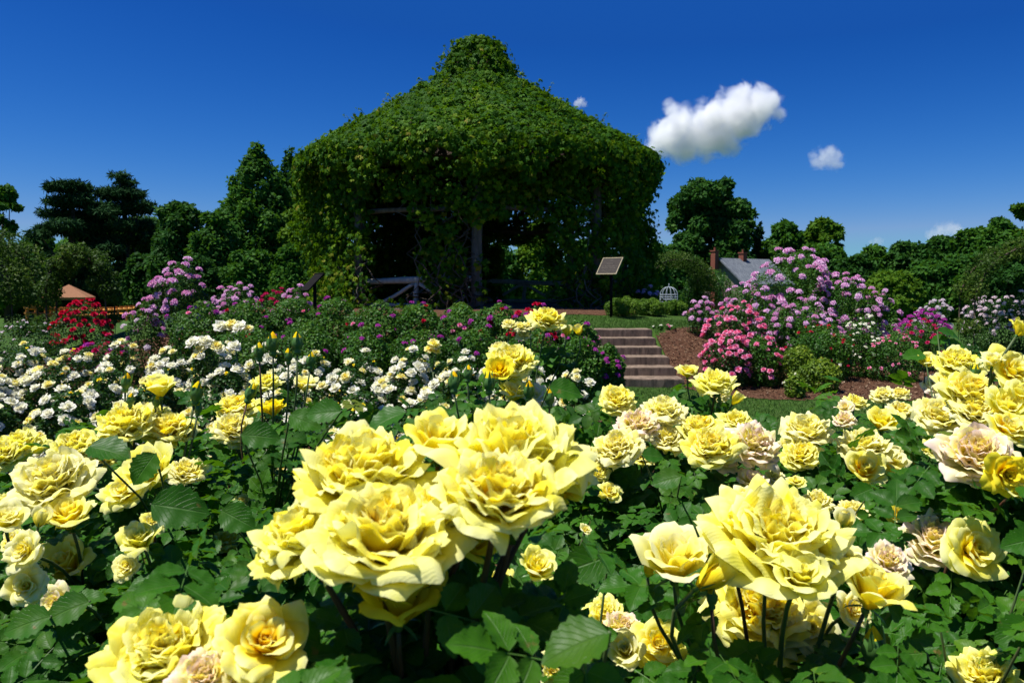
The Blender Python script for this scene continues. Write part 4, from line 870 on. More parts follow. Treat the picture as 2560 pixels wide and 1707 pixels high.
ALLB = []                                        # (centres, radii) of each bush, for nothing but keeping flowers in the open
def bush(name, cat, label, sx, sy, hw, d, leaf='dark_leaf', n=2600, ls=.045, flowers=(), group=None, dep=None, lump_k=12, seed=None, base=None, temp=None, stems=5, lift=.0, flat=.8, comp=False, ztop=None, low=.1):
    top = ats(sx, sy, d); x, y = top.x, top.y; g0 = tz(x, y); H = (ztop or top.z) - g0; W = hw * 1.0884 * d / FPX; Dp = dep or W * .9
    seed = seed or int(abs(sx) * 3 + sy * 5 + d * 11); rg = np.random.RandomState(seed % 100000)
    o = empty(name, (x, y, g0), 0, label, cat, group)
    C, Rr = [], []
    for i in range(lump_k):
        a = i * GA + rg.uniform(-.3, .3); q = math.sqrt((i + .5) / lump_k); rr = min(W, H * .6) * rg.uniform(.30, .46); zt = H * (1 - .34 * q ** 2.4) * rg.uniform(.90, 1.03)
        if i == 0: zt = H
        C.append(((W - rr * .8) * q * math.cos(a), (Dp - rr * .8) * q * math.sin(a), max(zt - rr * .9, rr * .6 + lift))); Rr.append((rr, rr, rr))
        if zt - rr * 1.6 > rr: C.append((C[-1][0] * .9, C[-1][1] * .9, (zt - rr) * .5)); Rr.append((rr * 1.05, rr * 1.05, (zt - rr) * .55))
    C = np.array(C); Rr = np.array(Rr)
    mobj('foliage', foliage_mesh('foliage', C, Rr, int(n * 1.6), ls, M[leaf], seed % 9999, temp or LEAF_LO, .65, .6, .3, .35, floor=low * .3), o)
    for k in range(stems):
        j = rg.randint(len(C)); e = C[j]; b = np.array([rg.normal(0, .06), rg.normal(0, .06), -.04]); mb = MB(); mb.tube([b, (b + e) / 2 + rg.normal(0, .04, 3), e], [.012, .009, .005], 5); mb.obj('cane', M['stem'], o, True)
    for (meshes, cnt, smin, smax, zmin, nm) in flowers:
        P, D = lumps_points(C, Rr * 1.04, cnt * 24, rg, 0, .0); ok = (P[:, 2] > H * zmin) & (D[:, 2] > -.15) & (D[:, 1] < .45)
        P, D = P[ok], D[ok]; chosen = []
        for p, dd in zip(P, D):
            if len(chosen) >= cnt: break
            if all(np.linalg.norm(p - c_[0]) > smin * .98 for c_ in chosen): chosen.append((p, dd))
        for p, dd in chosen:
            me, z = meshes[rg.randint(len(meshes))]; nrm = Vector(dd * .8) + Vector((rg.normal(0, .2), rg.normal(-.12, .2), .75)); nrm.normalize()
            q = nrm.to_track_quat('Z', 'Y') @ Quaternion((0, 0, 1), rg.uniform(0, 6.28)); s = rg.uniform(smin, smax) / 2
            mobj(nm, me, o, Vector(p) + nrm * s * .5, q, s)
    return o
Fm = lambda mt, k=3: blooms('mid', mt, k)
Fs_ = lambda mt, k=2: blooms('small', mt, k)
TR = lambda mt: truss(mt, 4, 3)

# clipped shrubs
for sx, sy, hw, d, lab in ((1433, 680, 50, 19.6, 'largest clipped yellow green shrub, beside the creeper at the right corner of the gazebo'), (1493, 684, 40, 20.2, 'clipped round shrub second from the gazebo in the row of three'), (1546, 688, 36, 20.8, 'smallest clipped shrub, at the right end of the row of three'),
                      (947, 700, 26, 19.0, 'tiny clipped shrub under the log railing'), (1056, 694, 24, 19.0, 'tiny clipped shrub at the foot of the creeper stems, left of the log post')):
    bush('clipped_shrub', 'shrub', lab, sx, sy, hw, d, 'clip_leaf', 5200, .035, (), 'clipped shrubs round the gazebo', lump_k=16, stems=2)

# tall lilac-pink roses
LP = 'lilac pink shrub roses'
bush('shrub_rose', 'rose bush', 'tall lilac pink shrub rose on the left, standing over the red roses', 412, 606, 72, 15, 'dark_leaf', 4200, .05, ((TR('lilac'), 46, .16, .24, .35, 'flower_cluster'),), LP, lump_k=14)
bush('shrub_rose', 'rose bush', 'ragged lilac pink rose leaning left of the tall one, with faded flowers', 335, 690, 45, 14.6, 'mid_leaf', 1800, .045, ((TR('lilac'), 16, .12, .17, .3, 'flower_cluster'), (TR('blushwhite'), 8, .11, .15, .3, 'flower_cluster')), LP, lump_k=8)
bush('shrub_rose', 'rose bush', 'low lilac pink rose right of the tall one on the left', 545, 656, 62, 15.8, 'dark_leaf', 2600, .045, ((TR('lilac'), 30, .13, .19, .45, 'flower_cluster'),), LP)
bush('shrub_rose', 'rose bush', 'crimson rose between two low lilac pink roses', 635, 668, 40, 15.9, 'mid_leaf', 1500, .045, ((TR('crimson'), 22, .12, .17, .5, 'flower_cluster'),), 'red roses behind the white bed')
bush('shrub_rose', 'rose bush', 'small lilac pink rose in front of the dark sign', 682, 662, 30, 15.8, 'mid_leaf', 1300, .045, ((TR('lilac'), 20, .12, .17, .45, 'flower_cluster'),), LP)
bush('shrub_rose', 'rose bush', 'highest lilac pink shrub rose on the right-hand slope', 1825, 576, 104, 17.2, 'mid_leaf', 8500, .048, ((TR('lilac'), 64, .16, .25, .25, 'flower_cluster'), (Fm('white'), 2, .12, .14, .2, 'bloom')), LP, lump_k=16)
bush('shrub_rose', 'rose bush', 'lilac pink rose in front of the brick chimney, left of the highest one', 1720, 652, 62, 16.4, 'mid_leaf', 4600, .045, ((TR('lilac'), 36, .14, .20, .3, 'flower_cluster'),), LP)
bush('shrub_rose', 'rose bush', 'lilac pink rose spreading right of the highest one', 1935, 638, 84, 16.8, 'mid_leaf', 7000, .045, ((TR('lilac'), 52, .15, .22, .3, 'flower_cluster'),), LP, lump_k=14)
bush('shrub_rose', 'rose bush', 'lilac pink rose sloping down at the right end of the slope', 2020, 672, 45, 16.6, 'mid_leaf', 2400, .045, ((TR('lilac'), 30, .14, .19, .3, 'flower_cluster'),), LP)
bush('shrub_rose', 'rose bush', 'lilac pink rose half way down in the middle of the slope', 1850, 690, 80, 15.4, 'mid_leaf', 5400, .045, ((TR('lilac'), 34, .13, .18, .35, 'flower_cluster'),), LP)
bush('shrub_rose', 'rose bush', 'lilac pink rose filling the gap between the coral pink roses and the highest lilac one', 1788, 706, 56, 15.3, 'mid_leaf', 3400, .045, ((TR('lilac'), 24, .12, .17, .35, 'flower_cluster'),), LP)
bush('shrub_rose', 'rose bush', 'low lilac pink rose at the right end of the clipped shrubs', 1612, 690, 34, 16.4, 'dark_leaf', 1500, .045, ((TR('lilac'), 20, .12, .16, .4, 'flower_cluster'),), LP)
bush('shrub_rose', 'rose bush', 'small lilac pink rose behind the two larger clipped shrubs', 1487, 663, 26, 23.5, 'dark_leaf', 1200, .045, ((TR('lilac'), 12, .16, .2, .55, 'flower_cluster'),), LP)
# reds, pinks, mixed
bush('shrub_rose', 'rose bush', 'deep red rose bush before the orange pergola on the left', 188, 694, 66, 16.0, 'dark_leaf', 3200, .045, ((Fm('red'), 62, .09, .13, .35, 'bloom'),), 'red roses behind the white bed', lump_k=14)
bush('shrub_rose', 'rose bush', 'low crimson and magenta rose behind the white bed on the left', 235, 775, 85, 10.8, 'dark_leaf', 2600, .04, ((Fm('crimson'), 26, .07, .09, .45, 'bloom'), (TR('magenta'), 10, .08, .12, .5, 'flower_cluster')), 'red roses behind the white bed')
bush('shrub_rose', 'rose bush', 'dark bush dotted with tiny white flowers below the left rose arch', 60, 738, 90, 13.5, 'dark_leaf', 3000, .04, ((Fs_('blushwhite'), 36, .035, .06, .4, 'bloom'),))
bush('shrub_rose', 'rose bush', 'bright red rose bush under the log post of the gazebo', 1225, 704, 66, 12.7, 'mid_leaf', 2600, .045, ((Fm('red'), 30, .08, .11, .45, 'bloom'), (TR('magenta'), 6, .1, .13, .5, 'flower_cluster')), 'red roses behind the white bed')
PK = 'pink roses beside the steps'
bush('shrub_rose', 'rose bush', 'upper coral pink rose bush right of the steps', 1692, 700, 72, 14.2, 'dark_leaf', 3600, .045, ((Fm('pink'), 72, .09, .125, .2, 'bloom'),), PK, lump_k=12)
bush('shrub_rose', 'rose bush', 'lower coral pink rose bush nearest the foot of the steps', 1672, 768, 64, 13.3, 'dark_leaf', 2400, .045, ((Fm('pink'), 52, .085, .115, .1, 'bloom'),), PK, low=.1)
bush('shrub_rose', 'rose bush', 'coral pink rose bush trailing towards the lime green shrubs', 1752, 772, 54, 13.4, 'mid_leaf', 2800, .045, ((Fm('pink'), 24, .075, .10, .2, 'bloom'),), PK)
bush('shrub_rose', 'rose bush', 'green rose bush with scattered scarlet buds behind the lime green shrubs', 1888, 748, 84, 14.4, 'mid_leaf', 5600, .045, ((Fs_('red'), 26, .05, .08, .3, 'bloom'), (Fs_('white'), 8, .04, .06, .3, 'bloom')))
bush('shrub_rose', 'rose bush', 'bush of small clear white flowers below the lilac roses on the right', 1985, 728, 52, 14.8, 'mid_leaf', 2600, .042, ((Fs_('white'), 44, .05, .08, .35, 'bloom'),))
bush('shrub_rose', 'rose bush', 'rose bush with sparse small pink flowers at the right end of the mulch', 2058, 765, 62, 14.2, 'mid_leaf', 3200, .042, ((Fs_('pink'), 30, .05, .08, .1, 'bloom'),))
bush('shrub_rose', 'rose bush', 'rose bush with clear red flowers right of the sparse pink one', 2118, 738, 48, 16.0, 'mid_leaf', 2200, .042, ((Fm('crimson'), 34, .07, .10, .25, 'bloom'),))
bush('shrub_rose', 'rose bush', 'violet magenta rose in front of the bent arch', 2122, 716, 60, 18.4, 'dark_leaf', 2200, .045, ((TR('magenta'), 44, .12, .17, .5, 'flower_cluster'),))
BW = 'pale blush white roses on the right'
bush('shrub_rose', 'rose bush', 'blush white rose bush left of the bent arch', 2145, 690, 42, 22.5, 'dark_leaf', 1800, .05, ((TR('blushwhite'), 30, .13, .19, .35, 'flower_cluster'),), BW)
bush('shrub_rose', 'rose bush', 'blush white rose bush just right of the bent arch', 2252, 688, 42, 21.5, 'dark_leaf', 2000, .05, ((TR('blushwhite'), 46, .12, .18, .3, 'flower_cluster'),), BW)
bush('shrub_rose', 'rose bush', 'broad blush white rose bush near the right edge', 2305, 682, 46, 21.0, 'dark_leaf', 2200, .05, ((TR('blushwhite'), 48, .12, .18, .3, 'flower_cluster'), (Fm('red'), 2, .1, .12, .4, 'bloom')), BW)
bush('shrub_rose', 'rose bush', 'blush white rose bush cut by the right edge of the picture', 2362, 674, 40, 20.5, 'dark_leaf', 1800, .05, ((TR('blushwhite'), 34, .12, .18, .3, 'flower_cluster'),), BW)
bush('low_shrub', 'shrub', 'low dark green shrub behind the topmost yellow roses on the right', 2225, 792, 60, 12.6, 'dark_leaf', 2600, .04, ((Fs_('white'), 4, .05, .06, .5, 'bloom'),))
LG = 'lime green leafy shrubs on the mulch'
bush('low_shrub', 'shrub', 'upper lime green leafy shrub on the mulch', 1835, 792, 46, 13.2, 'lime_leaf', 2600, .045, (), LG)
bush('low_shrub', 'shrub', 'lower lime green leafy shrub on the mulch, golden in the sun', 1885, 822, 52, 12.7, 'lime_leaf', 2800, .045, (), LG)
bush('low_shrub', 'shrub', 'smallest lime green shrub at the front edge of the mulch', 1828, 858, 26, 12.1, 'lime_leaf', 1100, .045, ((Fs_('white'), 2, .05, .06, .5, 'bloom'),), LG)
bush('low_shrub', 'shrub', 'low green plant with tiny white flowers at the top right of the steps', 1528, 748, 30, 16.6, 'mid_leaf', 1300, .04, ((Fs_('white'), 6, .05, .07, .5, 'bloom'), (Fs_('pink'), 2, .07, .09, .5, 'bloom')))

# the long green hedge of single magenta roses in front of the gazebo
RG = 'green rose hedge with magenta flowers before the gazebo'
ORD = ['first', 'second', 'third', 'fourth', 'fifth', 'sixth', 'seventh', 'eighth', 'ninth', 'tenth', 'eleventh', 'twelfth']
back = [(455, 700, 66, 13.6), (562, 696, 66, 13.9), (668, 690, 64, 14.2), (765, 694, 60, 14.2), (862, 700, 60, 13.9), (960, 708, 60, 13.8), (1052, 712, 60, 13.8), (1140, 708, 58, 13.6), (1325, 742, 46, 12.8)]
front = [(560, 760, 78, 11.6), (700, 748, 78, 11.6), (835, 756, 72, 11.6), (960, 768, 70, 11.5), (1090, 762, 70, 11.5), (1215, 766, 66, 11.6), (1325, 782, 56, 11.6), (1392, 800, 36, 11.9)]
for i, (sx, sy, hw, d) in enumerate(back):
    bush('shrub_rose', 'rose bush', '%s from the left in the back row of the green hedge with magenta flowers' % ORD[i], sx, sy - 8, hw * 1.3, d, 'mid_leaf', 5200, .055, ((TR('magenta'), [4, 4, 4, 4, 5, 4, 6, 9, 6][i], .09, .15, .4, 'flower_cluster'), (Fm('red' if i % 2 else 'pink'), [1, 2, 2, 2, 2, 4, 5, 8, 4][i], .07, .09, .5, 'bloom')), RG, stems=3)
for i, (sx, sy, hw, d) in enumerate(front):
    bush('shrub_rose', 'rose bush', '%s from the left in the front row of the green hedge with magenta flowers' % ORD[i] if i < 7 else 'green magenta-flowered rose bush touching the left edge of the steps', sx, sy - 8, hw * 1.3, d, 'mid_leaf', 5200, .05, ((TR('magenta'), [4, 5, 6, 6, 7, 7, 8, 12][i], .08, .13, .4, 'flower_cluster'),), RG, stems=3)

# the white rose bed
WG = 'white and cream roses of the big bed'
rows = (('back', 8.4, .078, [(-60, 800), (55, 796), (165, 806), (275, 792), (385, 806), (490, 786), (600, 800), (712, 812), (825, 815), (940, 808), (1050, 812), (1165, 804)]),
        ('middle', 6.7, .078, [(-40, 850), (100, 846), (240, 850), (375, 846), (515, 852), (650, 846), (790, 846), (925, 842), (1062, 836), (1195, 830), (1310, 862)]),
        ('front', 5.2, .074, [(-30, 925), (140, 900), (310, 892), (480, 905), (650, 905), (820, 900), (990, 905), (1160, 910)]))
for rn, d, s, lst in rows:
    for i, (sx, sy) in enumerate(lst):
        dd = d + .25 * math.sin(i * 2.1); hw = {'back': 62, 'middle': 76, 'front': 95}[rn]
        k = {'back': 32, 'middle': 32, 'front': 27}[rn]
        fl = ((Fm('white', 4), int(k * .56), s * 1.0, s * 1.35, .40, 'bloom'), (Fm('cream', 3), int(k * .44), s * .85, s * 1.25, .40, 'bloom'), (Fs_('gold'), 5, s * .4, s * .6, .4, 'bloom'))
        bush('white_rose_bush', 'rose bush', '%s from the left in the %s row of white and cream rose bushes' % (ORD[i], rn), sx, sy, hw, dd, 'dark_leaf', {'back': 2600, 'middle': 3000, 'front': 3600}[rn], .036, fl, WG, lump_k=11, stems=3, low=.3)
# the taller sprays that stand over the white bed
def spray(label, items, base_d, group, mtset):
    p = [(ats(a, b, base_d), w, k, m) for a, b, w, k, m in items]; mx = sum(q[0].x for q in p) / len(p); g0 = tz(mx, base_d); o = empty('rose_spray', (mx, base_d, g0), 0, label, 'rose', group); rg = np.random.RandomState(int(mx * 100) % 997)
    node = np.array([0, 0, min(q[0].z for q in p) - g0 - .18]); mb = MB(); mb.tube([(0, 0, -.03), node * .5 + np.array([.03, 0, 0]), node], [.008, .006, .005], 6); mb.obj('cane', M['stem'], o, True)
    for q, w, k, m in p:
        loc = np.array([q.x - mx, 0 + rg.uniform(-.04, .04), q.z - g0]); s = w * 1.0884 * base_d / FPX / 2; ms = blooms(k, m, 3); me, z = ms[rg.randint(3)]; nr = Vector((rg.normal(0, .3), -.45, 1)).normalized()
        b = mobj('bloom', me, o, loc, nr.to_track_quat('Z', 'Y') @ Quaternion((0, 0, 1), rg.uniform(0, 6)), s)
        mb = MB(); mb.tube([node, (node + loc) / 2 + np.array([0, 0, -.02]), loc], [.004, .003, .0025], 5); mb.obj('stalk', M['stem'], o, True)
    T = np.array([node * t for t in (.5, .7, .85, .95)]) + rg.normal(0, .03, (4, 3)); V, F, A = scatter(LEAF_MD[0], LEAF_MD[1], T, rotmats(4, rg, (0, 0, 1), .4), np.full(4, .05), rg.uniform(0, .8, 4), LEAF_MD[2]); mobj('foliage', nmesh('foliage', V, F, M['dark_leaf'], attr=A), o)
spray('tall spray of four cream roses standing over the white bed on the left', [(507, 750, 34, 'mid', 'white'), (530, 748, 32, 'mid', 'cream'), (556, 752, 34, 'mid', 'white'), (571, 756, 22, 'mid', 'cream')], 7.4, 'tall sprays over the white bed', None)
spray('tall spray of white roses left of the upright yellow bud', [(447, 787, 34, 'mid', 'white'), (470, 785, 34, 'mid', 'white'), (462, 803, 26, 'mid', 'cream'), (497, 797, 30, 'mid', 'cream'), (535, 797, 30, 'mid', 'white')], 6.9, 'tall sprays over the white bed', None)
spray('spray of butter yellow roses over the white bed below the left log railing', [(995, 792, 30, 'mid', 'pale'), (985, 805, 24, 'mid', 'pale'), (1002, 806, 22, 'mid', 'yellow')], 6.6, 'tall sprays over the white bed', None)
# ------------------------------------------------------------------ the yellow roses in front
KIND = {'F': ('full', 7), 'O': ('open', 4), 'C': ('cup', 5), 'B': ('bud', 3)}
DEF = {'F': .105, 'O': .095, 'C': .075, 'B': .055}
SEPO = sepals_mesh('calyx', 'open', 1); SEPB = sepals_mesh('calyx', 'bud', 2)
GB = [green_bud_mesh('green_bud', i, M['petal_gold']) for i in range(3)]
# bush: label, [ (x, y, width, kind, colour, distance or None, tilt deg, heading deg) ... ], n leaves, radius
Y, P_, G_, BLS = 'yellow', 'pale', 'gold', 'blush'
YB = [
 ('rose bush carrying the huge cluster of open yellow roses in the centre, nearest the camera', [
   (1178, 1052, 305, 'F', Y, .66, 22, 180), (1145, 1135, 250, 'F', Y, .58, 30, 180), (1008, 1005, 150, 'C', Y, .68, 15, 160), (835, 1090, 270, 'F', Y, .66, 20, 200), (1290, 1060, 150, 'F', Y, .70, 30, 120),
   (690, 1240, 210, 'F', Y, .62, 45, 225), (880, 1238, 305, 'F', Y, .57, 24, 185), (1000, 1190, 170, 'F', Y, .61, 25, 170), (1085, 1235, 140, 'C', G_, .64, 40, 110), (1300, 1120, 80, 'C', G_, .66, 60, 120), (775, 1060, 80, 'F', Y, .75, 20, 200), (915, 1370, 190, 'C', G_, .60, 10, 180)], 150, .30, (0, .12)),
 ('rose bush with frilled yellow and blush roses in the bottom left corner area', [
   (385, 1500, 260, 'F', Y, .62, 35, 190), (610, 1475, 200, 'O', Y, .60, 35, 150), (470, 1560, 150, 'F', BLS, .58, 30, 180), (560, 1570, 130, 'C', P_, .58, 20, 180), (300, 1570, 120, 'F', Y, .64, 40, 210)], 150, .28, (0, .1)),
 ('rose bush with one upright half-open yellow rose and slim buds over the white bed', [
   (368, 885, 72, 'C', Y, 1.75, 12, 170), (290, 975, 115, 'F', Y, 1.65, 30, 190), (395, 985, 95, 'F', Y, 1.7, 25, 180), (335, 968, 100, 'F', Y, 1.75, 20, 170), (345, 1080, 130, 'C', Y, 1.45, 25, 180), (285, 1130, 95, 'O', Y, 1.4, 40, 190), (430, 1085, 80, 'F', P_, 1.6, 35, 150),
   (450, 905, 30, 'G', Y, 1.7, 8, 90), (290, 880, 24, 'G', Y, 1.7, 8, 90), (360, 925, 18, 'G', Y, 1.75, 8, 90), (455, 940, 18, 'G', Y, 1.7, 10, 60), (300, 920, 18, 'G', Y, 1.65, 10, 60)], 300, .42, (0, 0)),
 ('rose bush with pale yellow open roses at the left edge', [
   (172, 1028, 100, 'F', Y, 1.5, 25, 180), (125, 1105, 165, 'F', P_, 1.2, 25, 185), (45, 1025, 100, 'F', Y, 1.75, 25, 180), (8, 1045, 80, 'F', Y, 1.7, 30, 180), (155, 1180, 110, 'C', Y, 1.15, 30, 180), (12, 1190, 85, 'C', P_, 1.1, 25, 160), (55, 1265, 90, 'O', P_, 1.05, 60, 170), (150, 1290, 110, 'C', Y, 1.2, 40, 180), (95, 1190, 45, 'B', P_, 1.1, 20, 120), (20, 1155, 60, 'F', Y, 1.4, 20, 180), (230, 1060, 60, 'F', Y, 1.6, 30, 180), (30, 1240, 60, 'O', P_, 1.15, 50, 180), (60, 1345, 90, 'O', P_, 1.05, 60, 180)], 300, .40, (0, 0)),
 ('rose bush with red-tinted buds and yellow roses left of the centre', [
   (535, 985, 85, 'F', P_, 2.1, 25, 180), (545, 938, 90, 'F', Y, 2.3, 20, 200), (612, 880, 60, 'F', Y, 2.6, 20, 180), (628, 935, 56, 'C', G_, 2.0, 8, 180), (520, 1240, 60, 'F', Y, 1.7, 25, 180), (560, 1150, 40, 'F', P_, 1.8, 25, 180), (545, 1010, 50, 'F', P_, 2.1, 35, 180),
   (682, 790, 28, 'G', Y, 1.9, 5, 0), (627, 792, 30, 'G', Y, 1.9, 5, 0), (596, 810, 24, 'G', Y, 1.9, 5, 0), (662, 820, 20, 'G', Y, 1.9, 8, 0), (714, 830, 22, 'G', Y, 1.95, 8, 60), (700, 880, 50, 'C', P_, 2.0, 15, 180), (575, 905, 26, 'G', Y, 2.0, 15, 60)], 320, .46, (.05, .1)),
 ('rose bush with a tall stem topped by one big yellow rose in the centre', [
   (1257, 735, 78, 'F', Y, 2.5, 30, 140), (1175, 832, 100, 'F', Y, 2.2, 25, 180), (1148, 850, 60, 'C', G_, 2.1, 40, 170), (1180, 900, 65, 'C', Y, 2.15, 15, 180), (1225, 905, 70, 'O', BLS, 2.2, 30, 150), (1148, 802, 44, 'F', P_, 2.6, 20, 180), (1170, 745, 30, 'F', P_, 3.4, 20, 180), (1195, 752, 34, 'F', P_, 3.4, 20, 180), (1218, 748, 28, 'F', P_, 3.4, 20, 180), (1203, 770, 32, 'F', P_, 3.4, 30, 180), (1302, 760, 26, 'B', Y, 2.5, 15, 150), (1328, 758, 28, 'B', Y, 2.5, 15, 200),
   (1215, 900, 26, 'G', Y, 1.9, 5, 0), (1262, 915, 26, 'G', Y, 1.9, 5, 0), (1043, 880, 28, 'G', Y, 1.8, 6, 0), (1123, 882, 28, 'G', Y, 1.8, 6, 0), (1075, 860, 22, 'G', Y, 1.9, 6, 0), (1040, 985, 30, 'F', G_, 2.4, 40, 180)], 330, .5, (.05, .1)),
 ('rose bush with a dense bank of ruffled pale yellow roses right of the centre', [
   (1418, 918, 74, 'F', Y, 2.0, 30, 170), (1525, 945, 92, 'F', P_, 1.95, 28, 180), (1465, 978, 88, 'F', BLS, 1.9, 28, 190), (1420, 1028, 98, 'F', P_, 1.75, 35, 190), (1530, 1008, 80, 'F', P_, 1.9, 25, 170), (1610, 985, 90, 'F', Y, 1.9, 22, 180), (1690, 970, 75, 'F', Y, 2.0, 20, 170), (1635, 1028, 112, 'F', Y, 1.7, 35, 185), (1732, 1022, 110, 'F', BLS, 1.75, 40, 160), (1362, 1055, 70, 'F', P_, 1.8, 30, 200), (1660, 1050, 70, 'O', BLS, 1.75, 50, 170), (1375, 1085, 50, 'F', Y, 1.75, 40, 190), (1400, 1128, 52, 'O', Y, 1.7, 50, 180), (1475, 1045, 60, 'F', Y, 1.85, 30, 180)], 420, .5, (0, .1)),
 ('rose bush with three yellow roses standing clear against the lawn by the steps', [
   (1580, 852, 44, 'C', Y, 2.3, 15, 160), (1643, 880, 84, 'F', Y, 2.1, 28, 185), (1690, 915, 34, 'B', Y, 2.2, 20, 120), (1600, 870, 14, 'G', Y, 2.3, 10, 0), (1655, 905, 40, 'F', P_, 2.2, 60, 180)], 60, .22, (0, .15)),
 ('rose bush with frilled roses beside the patch of lawn right of the centre', [
   (1852, 990, 100, 'F', P_, 1.9, 30, 180), (1842, 1045, 80, 'F', Y, 1.85, 40, 190), (1965, 925, 46, 'F', Y, 2.6, 25, 180), (2030, 908, 48, 'F', P_, 2.6, 20, 180), (2068, 905, 40, 'F', P_, 2.6, 20, 180), (2028, 965, 72, 'C', Y, 2.1, 25, 190), (2068, 943, 55, 'F', P_, 2.2, 20, 170), (1985, 1028, 108, 'F', P_, 1.85, 30, 185), (2045, 1050, 95, 'O', P_, 1.9, 50, 150), (1985, 1075, 80, 'C', Y, 1.75, 40, 180), (1940, 935, 40, 'O', BLS, 2.4, 40, 180), (2145, 1030, 52, 'F', Y, 2.1, 30, 180), (1940, 965, 46, 'F', BLS, 2.3, 40, 180), (1812, 1020, 40, 'F', P_, 2.1, 30, 180)], 420, .48, (0, .1)),
 ('tallest rose bush, its yellow roses crowding the right edge of the picture', [
   (2128, 828, 42, 'C', Y, 1.9, 40, 180), (2200, 835, 92, 'F', Y, 1.6, 30, 180), (2280, 825, 45, 'C', P_, 1.4, 12, 180), (2328, 852, 115, 'O', Y, 1.4, 40, 170), (2348, 755, 50, 'C', Y, 1.4, 30, 90), (2148, 885, 58, 'O', BLS, 1.9, 40, 180), (2232, 905, 125, 'F', Y, 1.45, 30, 180), (2158, 955, 95, 'F', P_, 1.55, 35, 190), (2238, 945, 100, 'F', P_, 1.42, 35, 180), (2312, 930, 90, 'C', Y, 1.35, 35, 180), (2318, 985, 95, 'O', Y, 1.3, 30, 180), (2245, 1045, 155, 'F', BLS, 1.25, 38, 180), (2312, 1088, 100, 'O', G_, 1.15, 78, 178), (2335, 1120, 70, 'C', Y, 1.15, 30, 180), (2240, 858, 22, 'G', Y, 1.5, 5, 0), (2190, 875, 70, 'F', Y, 1.7, 30, 180), (2350, 905, 70, 'C', Y, 1.35, 35, 150)], 420, .45, (0, .1)),
 ('rose bush with faded and pinkish yellow roses behind the big cluster on the right', [
   (1730, 1108, 90, 'O', BLS, 1.7, 20, 180), (1722, 1150, 92, 'O', P_, 1.5, 40, 180), (1828, 1105, 40, 'O', Y, 1.7, 30, 180), (1880, 1152, 62, 'F', P_, 1.7, 20, 180), (1957, 1175, 66, 'F', P_, 1.55, 20, 180), (2070, 1180, 66, 'C', Y, 1.6, 30, 180), (1940, 1195, 50, 'B', P_, 1.3, 15, 200), (1780, 1095, 50, 'O', P_, 1.8, 30, 180)], 400, .46, (0, .1)),
 ('rose bush with a blush rose and a wide open golden-hearted rose near the right edge', [
   (2150, 1240, 135, 'F', BLS, 1.25, 40, 190), (2235, 1262, 140, 'O', Y, 1.15, 68, 160), (2110, 1245, 60, 'F', BLS, 1.3, 40, 200), (2265, 1550, 130, 'F', Y, 1.0, 30, 180)], 330, .42, (0, .05)),
 ('rose bush with a great full yellow rose above pointed half-open ones on the right', [
   (1790, 1240, 285, 'F', Y, .86, 36, 184), (1660, 1235, 95, 'C', P_, .90, 35, 220), (1552, 1280, 165, 'C', P_, .88, 18, 190), (1640, 1325, 95, 'B', Y, .84, 62, 110), (1840, 1318, 125, 'C', Y, .80, 42, 180), (2010, 1350, 150, 'C', Y, .82, 25, 150), (1940, 1290, 95, 'O', P_, .86, 45, 190), (2040, 1290, 90, 'F', BLS, .92, 45, 150), (1755, 1400, 220, 'F', Y, .98, 45, 185), (1860, 1440, 120, 'O', P_, .96, 60, 170), (1690, 1390, 120, 'F', Y, 1.0, 40, 200), (1490, 1310, 40, 'B', G_, .9, 30, 200), (2005, 1490, 55, 'G', Y, .82, 5, 0), (1635, 1375, 28, 'G', Y, .84, 8, 0), (1960, 1400, 80, 'O', P_, .92, 60, 180)], 260, .36, (0, .1)),
 ('rose bush with a cream and yellow open rose low in the centre', [
   (1390, 1412, 92, 'F', Y, 1.05, 28, 190), (1430, 1440, 85, 'F', BLS, 1.02, 35, 180), (1512, 1480, 125, 'O', Y, .98, 42, 175), (1435, 1490, 80, 'C', P_, .96, 50, 190), (1235, 1300, 85, 'C', Y, 1.1, 30, 160), (1150, 1330, 60, 'O', Y, 1.15, 30, 180), (1270, 1540, 75, 'O', P_, .95, 60, 180), (1345, 1215, 26, 'C', P_, 1.3, 40, 180)], 330, .40, (0, .1)),
 ('leafy rose bush almost without flowers below the upright bud on the left', [
   (320, 1235, 85, 'C', Y, 1.1, 40, 180), (350, 1200, 60, 'O', Y, 1.15, 30, 180), (290, 1300, 60, 'O', P_, 1.1, 40, 180), (130, 1385, 80, 'O', BLS, .95, 75, 180)], 360, .40, (0, .05)),
]
